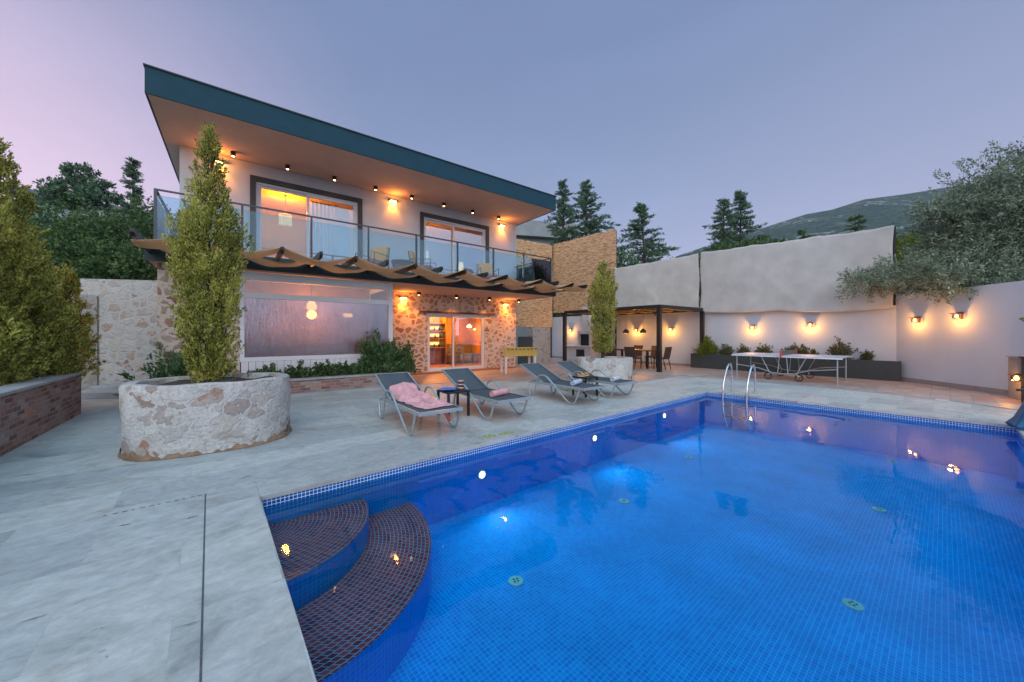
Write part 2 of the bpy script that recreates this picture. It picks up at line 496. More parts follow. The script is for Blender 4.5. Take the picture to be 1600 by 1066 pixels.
def frosted():
    t = NT('cloudy_plastic_sheet'); v = t.coord(scale=(9, 1, .5))
    n = t.noise(v, 3.0, 4, .6); nb = t.noise(t.coord(), 1.1, 4, .6)
    nrm = t.bump(n.outputs['Fac'], .3, .05)
    tr = t.n('ShaderNodeBsdfRefraction'); tr.inputs['Color'].default_value = (.80, .76, .80, 1)
    tr.inputs['Roughness'].default_value = .38; tr.inputs['IOR'].default_value = 1.06
    gl = t.n('ShaderNodeBsdfGlossy'); gl.inputs['Roughness'].default_value = .10
    gl.inputs['Color'].default_value = (.75, .80, .95, 1); t.l(nrm, gl.inputs['Normal'])
    rl = t.n('ShaderNodeBsdfTranslucent'); rl.inputs[0].default_value = (.20, .19, .22, 1)
    m1 = t.n('ShaderNodeMixShader'); t.l(t.ramp(nb.outputs['Fac'], [(.3, (.15, .15, .15, 1)), (.7, (.40, .40, .40, 1))]), m1.inputs[0])
    t.l(tr.outputs[0], m1.inputs[1]); t.l(rl.outputs[0], m1.inputs[2])
    m2 = t.n('ShaderNodeMixShader')
    fr = t.n('ShaderNodeFresnel'); fr.inputs[0].default_value = 1.45
    f = t.math('ADD', t.math('MULTIPLY', fr.outputs[0], .8), .20, True); t.l(f, m2.inputs[0])
    t.l(m1.outputs[0], m2.inputs[1]); t.l(gl.outputs[0], m2.inputs[2])
    return t.done(m2.outputs[0])
MT['frosted'] = frosted()

def watermat():
    t = NT('pool_water'); v = t.coord(scale=(1, 1, 1))
    n = t.noise(v, 1.6, 2, .5, .3)
    n2 = t.noise(v, 7.0, 2, .5, .3)
    h = t.math('ADD', n.outputs['Fac'], t.math('MULTIPLY', n2.outputs['Fac'], .12))
    nrm = t.bump(h, .09, .05)
    fr = t.n('ShaderNodeFresnel'); fr.inputs[0].default_value = 1.33; t.l(nrm, fr.inputs['Normal'])
    tr = t.n('ShaderNodeBsdfTransparent'); tr.inputs[0].default_value = (.70, .92, 1.0, 1)
    gl = t.n('ShaderNodeBsdfGlossy'); gl.inputs['Roughness'].default_value = .02; t.l(nrm, gl.inputs['Normal'])
    mx = t.n('ShaderNodeMixShader'); t.l(fr.outputs[0], mx.inputs[0]); t.l(tr.outputs[0], mx.inputs[1]); t.l(gl.outputs[0], mx.inputs[2])
    return t.done(mx.outputs[0])
MT['water'] = watermat()

MT['pool_tile'] = tilemat('blue_pool_mosaic', (.0, .235, .74, 1), (.0, .33, .84, 1), (.01, .58, .95, 1), .033, .033, .0024, .8)
MT['pool_wall'] = tilemat('blue_wall_mosaic', (.0, .32, .86, 1), (.0, .38, .93, 1), (.03, .62, .98, 1), .033, .033, .0018, .8)  # water's blue tint is put into the tile and grout colour
MT['pool_band'] = tilemat('waterline_mosaic', (.003, .06, .28, 1), (.008, .12, .42, 1), (.50, .68, .88, 1), .033, .033, .0034, .25)  # same tile as the walls, coloured for its look above the water
MT['step_tile'] = tilemat('brown_step_mosaic', (.24, .035, .045, 1), (.55, .085, .080, 1), (.24, .44, .58, 1), .048, .036, .0028, .8, .5)

def travertine():
    t = NT('travertine_paving'); v = t.coord('UV'); vo = t.coord()
    b = t.n('ShaderNodeTexBrick', offset=.5, squash=1.0); t.l(v, b.inputs['Vector'])
    b.inputs['Scale'].default_value = 1; b.inputs['Brick Width'].default_value = .92; b.inputs['Row Height'].default_value = .46
    b.inputs['Mortar Size'].default_value = .0016; b.inputs['Mortar Smooth'].default_value = .6; b.inputs['Bias'].default_value = 0
    b.inputs['Color1'].default_value = (.0, .0, .0, 1); b.inputs['Color2'].default_value = (1, 1, 1, 1); b.inputs['Mortar'].default_value = (.5, .5, .5, 1)
    # veins along u, offset per slab
    offs = t.n('ShaderNodeVectorMath', operation='SCALE'); t.l(b.outputs['Color'], offs.inputs[0]); offs.inputs['Scale'].default_value = 3.0
    ad = t.n('ShaderNodeVectorMath', operation='ADD'); t.l(v, ad.inputs[0]); t.l(offs.outputs[0], ad.inputs[1])
    mp = t.n('ShaderNodeMapping'); mp.inputs['Scale'].default_value = (1.0, 1.45, 1); t.l(ad.outputs[0], mp.inputs[0])
    n1 = t.noise(mp.outputs[0], .9, 9, .68, 1.1)
    n2 = t.noise(mp.outputs[0], 9.0, 8, .75, .3)
    base = t.ramp(n1.outputs['Fac'], [(.28, (.25, .25, .24, 1)), (.40, (.385, .385, .37, 1)), (.54, (.45, .45, .435, 1)), (.64, (.36, .335, .305, 1)), (.78, (.46, .465, .455, 1))])
    base = t.mix(.50, base, t.ramp(n2.outputs['Fac'], [(.3, (.3, .3, .3, 1)), (.65, (.68, .68, .68, 1))]), 'OVERLAY')
    tone = t.ramp(b.outputs['Color'], [(0, (.78, .80, .82, 1)), (.5, (.98, .99, 1.0, 1)), (1, (1.08, 1.06, 1.03, 1))])
    base = t.mix(1.0, base, tone, 'MULTIPLY')
    # brown pits
    mp2 = t.n('ShaderNodeMapping'); mp2.inputs['Scale'].default_value = (1.0, 2.6, 1); t.l(ad.outputs[0], mp2.inputs[0])
    n3 = t.noise(mp2.outputs[0], 3.2, 8, .7, .4)
    pit = t.math('MULTIPLY', t.math('SUBTRACT', n3.outputs['Fac'], .628), 22, True)
    base = t.mix(pit, base, (.20, .155, .12, 1))
    base = t.mix(t.math('MULTIPLY', b.outputs['Fac'], .35), base, (.30, .29, .28, 1))
    h = t.math('SUBTRACT', t.math('MULTIPLY', n2.outputs['Fac'], .4), t.math('ADD', pit, t.math('MULTIPLY', b.outputs['Fac'], .5)))
    return t.done(t.bsdf(base, .55, 0, t.bump(h, .35, .004), .35))
MT['travertine'] = travertine()

def terrace():
    t = NT('terrace_stone_tile'); v = t.coord('UV')
    b = t.n('ShaderNodeTexBrick', offset=.5, squash=1.0); t.l(v, b.inputs['Vector'])
    b.inputs['Scale'].default_value = 1; b.inputs['Brick Width'].default_value = .6; b.inputs['Row Height'].default_value = .3
    b.inputs['Mortar Size'].default_value = .006; b.inputs['Bias'].default_value = 0
    b.inputs['Color1'].default_value = (.30, .22, .19, 1); b.inputs['Color2'].default_value = (.42, .33, .30, 1); b.inputs['Mortar'].default_value = (.22, .18, .17, 1)
    n = t.noise(v, 3, 5, .6)
    c = t.mix(.5, b.outputs['Color'], t.ramp(n.outputs['Fac'], [(.3, (.3, .3, .3, 1)), (.7, (.7, .7, .7, 1))]), 'OVERLAY')
    return t.done(t.bsdf(c, .45, 0, t.bump(n.outputs['Fac'], .2, .004), .5))
MT['terrace'] = terrace()

def brick(name):
    t = NT(name); v = t.coord('UV')
    b = t.n('ShaderNodeTexBrick', offset=.5, squash=1.0)
    dn = t.noise(v, 5, 3, .5)
    s1 = t.n('ShaderNodeVectorMath', operation='SCALE'); t.l(dn.outputs['Color'], s1.inputs[0]); s1.inputs['Scale'].default_value = .018
    a1 = t.n('ShaderNodeVectorMath', operation='ADD'); t.l(v, a1.inputs[0]); t.l(s1.outputs[0], a1.inputs[1])
    t.l(a1.outputs[0], b.inputs['Vector'])
    b.inputs['Scale'].default_value = 1; b.inputs['Brick Width'].default_value = .21; b.inputs['Row Height'].default_value = .066
    b.inputs['Mortar Size'].default_value = .008; b.inputs['Mortar Smooth'].default_value = .3; b.inputs['Bias'].default_value = 0
    b.inputs['Color1'].default_value = (0, 0, 0, 1); b.inputs['Color2'].default_value = (1, 1, 1, 1); b.inputs['Mortar'].default_value = (.5, .5, .5, 1)
    c = t.ramp(b.outputs['Color'], [(0, (.17, .08, .065, 1)), (.3, (.27, .13, .10, 1)), (.55, (.34, .18, .145, 1)), (.75, (.31, .22, .20, 1)), (.93, (.38, .27, .24, 1)), (1, (.50, .17, .07, 1))])
    n = t.noise(v, 26, 6, .7)
    n2 = t.noise(v, 4, 5, .6)
    c = t.mix(.6, c, t.ramp(n.outputs['Fac'], [(.3, (.2, .2, .2, 1)), (.7, (.8, .8, .8, 1))]), 'OVERLAY')
    dust = t.math('MULTIPLY', t.math('SUBTRACT', n2.outputs['Fac'], .5), 2.2, True)
    c = t.mix(t.math('MULTIPLY', dust, .5), c, (.33, .30, .30, 1))
    c = t.mix(b.outputs['Fac'], c, (.29, .27, .26, 1))
    h = t.math('SUBTRACT', t.math('MULTIPLY', n.outputs['Fac'], .5), b.outputs['Fac'])
    return t.done(t.bsdf(c, .85, 0, t.bump(h, .7, .012), .3))
MT['brick'] = brick('weathered_brick')

def reed(name):
    t = NT(name); v = t.coord()
    wob = t.noise(v, 2.5, 3, .5)
    s1 = t.n('ShaderNodeVectorMath', operation='SCALE'); t.l(wob.outputs['Color'], s1.inputs[0]); s1.inputs['Scale'].default_value = .10
    a1 = t.n('ShaderNodeVectorMath', operation='ADD'); t.l(v, a1.inputs[0]); t.l(s1.outputs[0], a1.inputs[1])
    mp = t.n('ShaderNodeMapping'); mp.inputs['Scale'].default_value = (2.4, 2.4, 13); t.l(a1.outputs[0], mp.inputs[0])
    n = t.noise(mp.outputs[0], 1.6, 5, .65, .5)
    mp2 = t.n('ShaderNodeMapping'); mp2.inputs['Scale'].default_value = (1.2, 1.2, 30); t.l(a1.outputs[0], mp2.inputs[0])
    n2 = t.noise(mp2.outputs[0], 2, 4, .6)
    c = t.ramp(n.outputs['Fac'], [(.33, (.10, .055, .03, 1)), (.42, (.38, .23, .12, 1)), (.55, (.60, .38, .21, 1)), (.75, (.72, .48, .29, 1))])
    c = t.mix(.4, c, t.ramp(n2.outputs['Fac'], [(.3, (.25, .25, .25, 1)), (.7, (.75, .75, .75, 1))]), 'OVERLAY')
    return t.done(t.bsdf(c, .9, 0, t.bump(n.outputs['Fac'], 1.0, .04), .2))
MT['reed'] = reed('reed_matting')

MT['villa_stone'] = stone('rubble_stone_in_mortar', 4.4, .105,
    [(.26, .13, .09, 1), (.34, .22, .16, 1), (.40, .30, .23, 1), (.30, .17, .11, 1), (.42, .34, .28, 1), (.22, .12, .09, 1)],
    (.62, .53, .46, 1), distort=.2)
MT['fence_stone'] = stone('whitewashed_rubble_stone', 4.3, .085,
    [(.22, .12, .08, 1), (.36, .30, .25, 1), (.46, .43, .39, 1), (.30, .18, .12, 1), (.44, .40, .36, 1), (.26, .20, .17, 1)],
    (.43, .425, .41, 1), cover=.42, distort=.2, blot=(.36, .32, .30, 1), faint_k=.3)
MT['planter_stone'] = stone('mortar_smeared_stone', 5.0, .055,
    [(.16, .075, .04, 1), (.40, .385, .365, 1), (.48, .47, .455, 1), (.33, .27, .21, 1), (.50, .49, .48, 1), (.26, .13, .07, 1)],
    (.50, .49, .47, 1), cover=.62, distort=.34, aspect=(1, 1, 1.1), bs=.55, blot=(.33, .29, .25, 1), faint_k=.55)
MT['stain'] = plain('rusty_base_mortar', (.25, .16, .10, 1), .9, var=.35, scale=9, bump=.9, bdist=.02, bscale=30)

MT['leaf_gold'] = leafmat('golden_cypress_foliage', [(0, (.035, .045, .015, 1)), (.30, (.17, .18, .04, 1)), (.58, (.47, .47, .10, 1)), (1, (.84, .78, .24, 1))], trans=.45)
MT['leaf_dark'] = leafmat('dark_green_foliage', [(0, (.03, .06, .03, 1)), (.5, (.085, .16, .065, 1)), (1, (.19, .30, .10, 1))])
MT['leaf_mid'] = leafmat('mid_green_foliage', [(0, (.025, .05, .02, 1)), (.5, (.07, .13, .04, 1)), (1, (.16, .24, .08, 1))])
MT['leaf_olive'] = leafmat('silvery_olive_foliage', [(0, (.05, .075, .045, 1)), (.5, (.20, .25, .17, 1)), (1, (.48, .56, .41, 1))], trans=.35)
MT['leaf_cedar'] = leafmat('blue_green_conifer_needles', [(0, (.03, .06, .035, 1)), (.5, (.11, .20, .12, 1)), (1, (.22, .33, .17, 1))])
MT['leaf_rose'] = leafmat('rose_bush_foliage', [(0, (.03, .05, .02, 1)), (.5, (.10, .12, .04, 1)), (1, (.22, .17, .08, 1))])
MT['leaf_lime'] = leafmat('lime_green_foliage', [(0, (.06, .09, .01, 1)), (.5, (.16, .20, .02, 1)), (1, (.28, .30, .04, 1))])
MT['ground'] = plain('dry_grassy_soil', (.10, .10, .06, 1), .95, var=.4, scale=.3, bump=.5, bdist=.05)

WARM = (1.0, .42, .10)
MT['bulb'] = emissive('warm_bulb_glow', (1.0, .62, .22, 1), 14.0)
MT['bulb_soft'] = emissive('soft_lamp_glow', (1.0, .55, .14, 1), 2.4)
MT['bead_glow'] = emissive('beaded_glow', (1.0, .60, .26, 1), 1.7)
MT['bulb_orange'] = emissive('orange_lamp_glow', (1.0, .42, .08, 1), 6.0)
MT['pool_glow'] = emissive('white_pool_lamp', (.75, .88, 1.0, 1), 5.0)

def lamp(kind, parent, loc, energy, color=WARM, radius=.04, rot=None, spot=None, blend=.6, wloc=False):
    d = bpy.data.lights.new('lamp_light', kind); d.energy = energy; d.color = color
    if kind in ('POINT', 'SPOT'): d.shadow_soft_size = radius
    if kind == 'SPOT': d.spot_size = spot; d.spot_blend = blend
    if kind == 'AREA': d.size = radius
    o = bpy.data.objects.new('lamp_light', d); C.objects.link(o)
    if parent: o.parent = parent
    o.location = loc
    if rot: o.rotation_euler = rot
    return o

# measured frames: pool frame and house frame (metres, rotation about z)
PA = R(39.9); PO = Vector((-2.197, 3.127, 0))
def Pw(u, p, z=0.0):
    return Vector((PO.x + u * math.cos(PA) + p * math.sin(PA), PO.y + u * math.sin(PA) - p * math.cos(PA), z))
HA = R(37.3)
def Hw(s, y, z=0.0):
    return Vector((s * math.cos(HA) - y * math.sin(HA), s * math.sin(HA) + y * math.cos(HA), z))
def ground_at(px, py, z=0.0):
    Y = 565 * (1.4 - z) / (py - 523.0)
    return Vector(((px - 800) / 565 * Y, Y, z))
PL, PW = 9.17, 4.52

# ================================================================ SETTING
def ring(mb, inner, outer, z):
    (a0, b0, a1, b1), (A0, B0, A1, B1) = inner, outer
    for x0, x1, y0, y1 in ((A0, a0, B0, B1), (a1, A1, B0, B1), (a0, a1, B0, b0), (a0, a1, b1, B1)):
        mb.quad((x0, y0, z), (x1, y0, z), (x1, y1, z), (x0, y1, z))
# pool-local coordinates: x = u, y = -p
mb = MB(); ring(mb, (-.35, -PW - .35, PL + .35, .35), (-8, -10, 12.3, 12), 0.0)
tag(mb.build('pool_deck', MT['travertine'], None, PO, PA), kind='structure')
mb = MB(); ring(mb, (-7.9, -9.9, 12.2, 11.9), (-700, -700, 700, 700), -.03)
tag(mb.build('ground', MT['ground'], None, PO, PA), kind='structure')
mb = MB()
for x0, x1, y0, y1 in ((-.346, .012, -PW - .346, .346), (PL - .012, PL + .346, -PW - .346, .346),
                       (.012, PL - .012, -.012, .346), (.012, PL - .012, -PW - .346, -PW + .012)):
    mb.box(x0, x1, y0, y1, -.045, .004)
tag(mb.build('pool_coping', MT['travertine'], None, PO, PA, bevel=.004), kind='structure')
mb = MB()
mb.box(-.353, -.345, -6.0, .35, -.02, .005)
for k_ in range(12): mb.box(-.95 + k_ * .05, -.95 + k_ * .05 + .03 - .012 * (k_ % 3 == 0), .3455, .3475, -.02, .0045)
tag(mb.build('deck_joint', MT['joint'], None, PO, PA), kind='structure')

# pool shell
ZF = -.80; ZW = -.11
mb = MB()
mb.quad((0, -PW, ZF), (PL, -PW, ZF), (PL, 0, ZF), (0, 0, ZF))
tag(mb.build('pool_floor', MT['pool_tile'], None, PO, PA), kind='structure')
mb = MB()
for (x0, y0, x1, y1) in ((0, 0, 0, -PW), (0, -PW, PL, -PW), (PL, -PW, PL, 0), (PL, 0, 0, 0)):
    mb.quad((x0, y0, ZF), (x1, y1, ZF), (x1, y1, -.115), (x0, y0, -.115))
tag(mb.build('pool_wall', MT['pool_wall'], None, PO, PA), kind='structure')
mb = MB()
for (x0, y0, x1, y1) in ((0, 0, 0, -PW), (0, -PW, PL, -PW), (PL, -PW, PL, 0), (PL, 0, 0, 0)):
    mb.quad((x0, y0, -.115), (x1, y1, -.115), (x1, y1, -.0445), (x0, y0, -.0445))
tag(mb.build('pool_waterline_band', MT['pool_band'], None, PO, PA), kind='structure')
mb = MB(); mb.quad((0.002, -PW + .002, ZW), (PL - .002, -PW + .002, ZW), (PL - .002, -.002, ZW), (.002, -.002, ZW))
tag(mb.build('water', MT['water'], None, PO, PA), kind='structure')

def pool_step(label, ru, rp, ztop, inner):
    t = thing('pool_step', label, 'step', PO, PA, 'curved pool steps')
    n = 40; k = 14
    mb = MB()
    def pt(a, f):
        return (ru * f * math.cos(a) + .003, -rp * f * math.sin(a) - .003, ztop)
    i0 = inner
    mb.grid(n, k, lambda i, j: pt(i * PI / 2, i0 + (1 - i0) * j), lambda i, j: (i * PI / 2 * (ru + rp) / 2 * (.35 + .65 * (i0 + (1 - i0) * j)), (i0 + (1 - i0) * j) * (ru + rp) / 2))
    mb.build('step_tread', MT['step_tile'], t)
    mb = MB()
    mb.grid(n, 4, lambda i, j: (ru * math.cos(i * PI / 2) + .003, -rp * math.sin(i * PI / 2) - .003, ZF + (ztop - .002 - ZF) * j),
            lambda i, j: (i * PI / 2 * (ru + rp) / 2, j * (ztop - ZF)))
    mb.build('step_riser', MT['pool_wall'], t)
pool_step('small upper brown mosaic step in the near corner of the pool', .88, .95, -.27, 0.0)
pool_step('wide lower brown mosaic step curving round the upper step', 1.40, 1.66, -.47, .6)

for (px, py, lab) in ((806, 909, 'round green floor inlet nearest the brown steps'), (975, 784, 'round green floor inlet below the second pool lamp'),
        (1076, 715, 'round green floor inlet in the left row, third from the steps'), (1143, 673, 'round green floor inlet closest to the ladder'),
        (1333, 946, 'round green floor inlet largest and lowest in the photo'), (1374, 797, 'round green floor inlet in the middle of the right row'),
        (1394, 722, 'round green floor inlet beside the reflected wall lamps')):
    g = ground_at(px, py, ZF)
    t = thing('floor_inlet', lab, 'pool inlet', (g.x, g.y, ZF), PA, 'round inlets on the pool floor')
    mb = MB(); mb.lathe([(.068, .002), (.066, .010), (.03, .012), (.0001, .012)], 24); mb.build('inlet_plate', MT['disc'], t)
    mb = MB()
    for a in range(4): mb.cbox((.022 * math.cos(a * PI / 2 + .4), .022 * math.sin(a * PI / 2 + .4), .0145), (.014, .014, .003))
    mb.build('inlet_slot', MT['surround'], t)

for i, (u, z, lab) in enumerate(((2.35, -.39, 'lit round pool lamp nearest the steps'), (4.67, -.35, 'lit round pool lamp in the middle of the left pool wall'),
                              (7.04, -.31, 'lit round pool lamp farthest along the left pool wall'))):
    w = Pw(u, 0.0, z)
    t = thing('pool_lamp', lab, 'pool lamp', w, PA, 'underwater lamps')
    # local: wall is at y=0, water towards -y
    mb = MB(); mb.tube([(0, .0, 0), (0, -.018, 0)], .068, 24); mb.build('lamp_ring', MT['alu'], t)
    mb = MB(); mb.tube([(0, -.016, 0), (0, -.026, 0)], .043, 24); mb.build('lamp_lens', MT['pool_glow'], t)
    lamp('SPOT', t, (0, -.04, 0), 26, (.30, .80, 1.0), .04, (R(88), 0, R(180)), R(150), .9)

# pool depth marks
def text_mark(word, loc, rz, size, lab):
    cu = bpy.data.curves.new('t', 'FONT'); cu.body = word; cu.size = size; cu.extrude = .0006; cu.offset = .004
    cu.align_x = 'CENTER'; cu.align_y = 'CENTER'
    to = bpy.data.objects.new('t', cu); C.objects.link(to)
    me = bpy.data.meshes.new_from_object(to)
    bpy.data.objects.remove(to)
    o = bpy.data.objects.new('depth_mark', me); C.objects.link(o)
    me.materials.clear(); me.materials.append(MT['paint_mark'])
    o.location = loc; o.rotation_euler = (0, 0, rz)
    tag(o, lab, 'marking', 'painted depth marks')
g = Pw(2.72, -.19, .0058); text_mark('150 cm', g, PA, .19, 'yellow green painted depth mark on the pool edge near the loungers')
g = Pw(8.35, -.17, .0052); text_mark('150', g, PA, .13, 'faint yellow depth mark by the far corner of the pool')

# terrace tiles (orange brown) beyond the travertine, a sheet above the deck
def local_poly(poly):
    out = []
    for x, y in poly:
        d = Vector((x, y, 0)) - PO
        out.append((d.x * math.cos(PA) + d.y * math.sin(PA), -d.x * math.sin(PA) + d.y * math.cos(PA)))
    return out
tp = [(-2.6, 10.15), (.2, 11.1), (3.6, 10.6), (5.8, 12.25), (8.33, 9.42), (9.25, 7.8), (9.42, 6.4), (9.6, 2.5), (12.2, 2.5), (12.6, 11.5), (8.6, 16.2), (5.2, 20), (1.5, 24), (-7.5, 16), (-3.9, 11.4)]
mb = MB(); lp = local_poly(tp)
mb.add([(x, y, .004) for x, y in lp], [tuple(range(len(lp)))])
tag(mb.build('terrace', MT['terrace'], None, PO, PA), kind='structure')
mb = MB()
for i in range(0, 7):
    a, b = Vector((*tp[i], .006)), Vector((*tp[i + 1], .006))
    mb.beam(a, b, .05, .006)
tag(mb.build('terrace_edge', MT['conc'], None), kind='structure')

# hill
def hill():
    prof = [(-500, 380), (0, 440), (500, 470), (1000, 430), (1060, 398), (1130, 374), (1200, 352), (1260, 333), (1300, 326), (1350, 310), (1420, 301), (1500, 288), (1600, 274), (1800, 240), (2200, 225), (3000, 260)]
    xs = np.array([p[0] for p in prof], float); ys = np.array([p[1] for p in prof], float)
    n = 240; m = 60; D = 620.0
    fr = np.random.default_rng(3)
    ph = fr.random(24) * 6.28; fq = fr.random(24) * .06 + .004; am = .45 / fq * .02
    def fn(i, j):
        px = 900 + i * 1050
        X = (px - 800) / 565
        d = D * (1 - .72 * j)
        ridge = (523 - np.interp(px, xs, ys)) / 565 * D
        x = X * D * (1 - .45 * j); y = d
        h = ridge * (1 - j) ** .9
        h += sum(am[k] * math.sin(fq[k] * (x * (1 if k % 2 else .6) + y * (.7 if k % 3 else -1.1)) + ph[k]) for k in range(24)) * .8 * min(1, j * 5 + .30)
        if j == 0: pass
        return (x, y, max(h, -1) - (6 * j))
    mb = MB(); mb.grid(n, m, fn)
    t = NT('scrub_hillside'); v = t.coord()
    n1 = t.noise(v, .016, 6, .6); n2 = t.noise(v, .11, 6, .75)
    vo = t.n('ShaderNodeTexVoronoi'); vo.inputs['Scale'].default_value = .16; t.l(v, vo.inputs['Vector'])
    c = t.ramp(n2.outputs['Fac'], [(.38, (.010, .030, .024, 1)), (.52, (.035, .070, .045, 1)), (.68, (.10, .13, .08, 1))])
    c = t.mix(.5, c, t.ramp(vo.outputs['Distance'], [(.1, (.78, .78, .78, 1)), (.8, (.2, .2, .2, 1))]), 'OVERLAY')
    rk = t.math('MULTIPLY', t.math('MULTIPLY', t.math('SUBTRACT', n1.outputs['Fac'], .50), 9, True), t.math('MULTIPLY', t.math('SUBTRACT', n2.outputs['Fac'], .52), 12, True))
    c = t.mix(rk, c, (.50, .46, .44, 1))
    m = t.done(t.bsdf(c, .95, 0, t.bump(n2.outputs['Fac'], 1.0, 4.0), .1))
    tag(mb.build('hill', m, None, smooth=True), kind='structure')
hill()

# ================================================================ WALLS
def wall_seg(name, a, b, z0, z1, th, mat, label, cat='wall', skirt=None, cap=None, group=None):
    a = Vector((*a, 0)); b = Vector((*b, 0)); d = b - a
    t = thing(name, label, cat, a, math.atan2(d.y, d.x), group)
    mb = MB(); mb.box(0, d.length, 0, th, z0, z1); mb.build('wall_body', mat, t)
    if skirt:
        mb = MB(); mb.box(0, d.length, -.012, -.001, .006, skirt); mb.build('skirting', MT['skirt'], t)
    if cap:
        mb = MB(); mb.box(-.02, d.length + .02, -.03, th + .03, z1, z1 + cap); mb.build('coping', MT['conc'], t, bevel=.006)
    return t
# far garden wall: polyline, front side to the right/near
W1 = (11.75, 11.05); W2 = (8.2, 15.65); W3 = (5.05, 19.0); W4 = (1.2, 23.4); W0 = (11.35, 8.0)
# order so that +y local (thickness) points away from the viewer: go from left to right => normal left = away
wall_seg('garden_wall', W4, W3, 0, 2.45, .25, MT['white_wall'], 'white rendered wall behind the fireplace and cypress planter', skirt=.10)
wall_seg('garden_wall', W3, W2, 0, 2.45, .25, MT['white_wall'], 'white rendered wall behind the dining set under the pergola', skirt=.10)
wall_seg('garden_wall', W2, W1, 0, 2.45, .25, MT['white_wall'], 'white rendered wall behind the charcoal flower bed', skirt=.10)
wall_seg('garden_wall', W1, W0, 0, 2.60, .25, MT['white_wall'], 'bare white wall at the right lit by two lanterns close together', skirt=.13)
wall_seg('garden_wall', (11.42, 7.95), (13.5, 7.0), 0, 2.62, .25, MT['white_wall'], 'pale wall return at the right edge behind the green frond')

def along(a, b, px):
    """point on the wall line seen at column px"""
    r = (px - 800) / 565.0
    ax, ay = a; dx, dy = b[0] - a[0], b[1] - a[1]
    t = (r * ay - ax) / (dx - r * dy)
    return Vector((ax + dx * t, ay + dy * t, 0)), math.atan2(dy, dx)

# stone walls at the left
wall_seg('stone_wall', (-11.0, 9.20), (-8.35, 9.75), 0, 2.83, .35, MT['fence_stone'], 'tall whitewashed rubble stone wall left of the villa')
wall_seg('stone_wall', (-12.3, 6.2), (-10.60, 9.24), 0, 2.4, .35, MT['fence_stone'], 'lower rubble stone wall behind the golden cypresses')
mb = MB(); mb.box(0, 2.3, -1.5, 0, .0, .13); mb.box(0, 2.3, -.9, 0, .131, .20)
t = mb.build('garden_step', MT['conc'], None, (-9.9, 9.25, 0), R(8), bevel=.01); tag(t, 'low grey stone step below the tall whitewashed wall', 'step')
# left brick wall
a = Vector((-3.6, 1.26, 0)); b = Vector((-7.66, 6.43, 0)); d = b - a
t = thing('brick_wall', 'low weathered brick wall holding the bed of golden cypresses', 'wall', a, math.atan2(d.y, d.x))
mb = MB(); mb.box(0, d.length, 0, .22, 0, .69); mb.build('brickwork', MT['brick'], t)
mb = MB(); mb.box(0, d.length + .03, -.03, .27, .69, .735); mb.build('coping', MT['conc'], t, bevel=.008)
mb = MB(); mb.box(d.length - .02, d.length + .35, .22, .6, 0, .30); mb.build('end_block', MT['conc'], t, bevel=.02)
mb = MB(); mb.box(0, d.length - .05, .22, 4.0, .2, .62)
t = mb.build('bed_soil', MT['soil'], None, a, math.atan2(d.y, d.x)); tag(t, kind='structure')

# ================================================================ VILLA
VB = (4.2, 12.2, 0.0)
OFF = (-VB[0], -VB[1], 0)
villa = thing('villa', 'two storey villa with teal flat roof edge, balcony and stone ground floor', 'villa', Hw(*VB), HA)
def H(): return MB(OFF)
SL, SR = -1.13, 9.50
def holes(mb, x0, x1, z0, z1, y0, y1, ops):
    """wall panel with rectangular openings (sorted, equal heights allowed)"""
    x = x0
    for (a, b, c, d) in ops:
        if a > x: mb.box(x, a, y0, y1, z0, z1)
        if c > z0: mb.box(a, b, y0, y1, z0, c)
        if d < z1: mb.box(a, b, y0, y1, d, z1)
        x = b
    if x < x1: mb.box(x, x1, y0, y1, z0, z1)
# upper wall
mb = H()
holes(mb, SL, SR, 3.2, 6.10, 12.17, 12.37, [(.42, 3.08, 3.2, 5.62), (5.30, 7.95, 3.2, 5.62)])
mb.box(SL, SL + .2, 12.37, 17, 0, 6.10); mb.box(SR - .2, SR, 12.37, 17, 0, 6.10); mb.box(SL + .2, SR - .2, 16.8, 17, 0, 6.10)
mb.build('upper_wall', MT['white_wall'], villa)
# ground floor stone wall
mb = H(); holes(mb, SL, SR, 0, 2.86, 12.2, 12.5, [(5.47, 7.91, .05, 2.17)]); mb.build('stone_front_wall', MT['villa_stone'], villa)
mb = H(); mb.box(-1.28, .06, 10.2, 10.5, 0, 2.86); mb.build('stone_pier', MT['villa_stone'], villa)
mb = H(); mb.box(5.15, 8.3, 12.14, 12.199, 2.19, 2.25); mb.build('lintel', MT['lintel'], villa)
# roof
rf = H(); rf.box(-1.39, 9.60, 9.93, 17.4, 6.11, 6.60); roof = rf.build('roof', MT['soffit'], villa)
mb = H(); mb.box(-1.42, 9.63, 9.895, 9.929, 6.10, 6.62); mb.box(-1.42, -1.391, 9.93, 17.4, 6.10, 6.62); mb.box(9.601, 9.63, 9.93, 17.4, 6.10, 6.62)
mb.build('fascia', MT['teal'], roof)
mb = H(); mb.box(-1.44, 9.65, 9.87, 17.45, 6.621, 6.65); mb.build('roof_capping', MT['dark_teal'], roof)
mb = H()
for k in range(1, 6):
    mb = H(); mb.box(-1.42 + k * 1.84, -1.416 + k * 1.84, 9.893, 9.8945, 6.11, 6.61); mb.build('fascia_seam', MT['dark_teal'], roof)

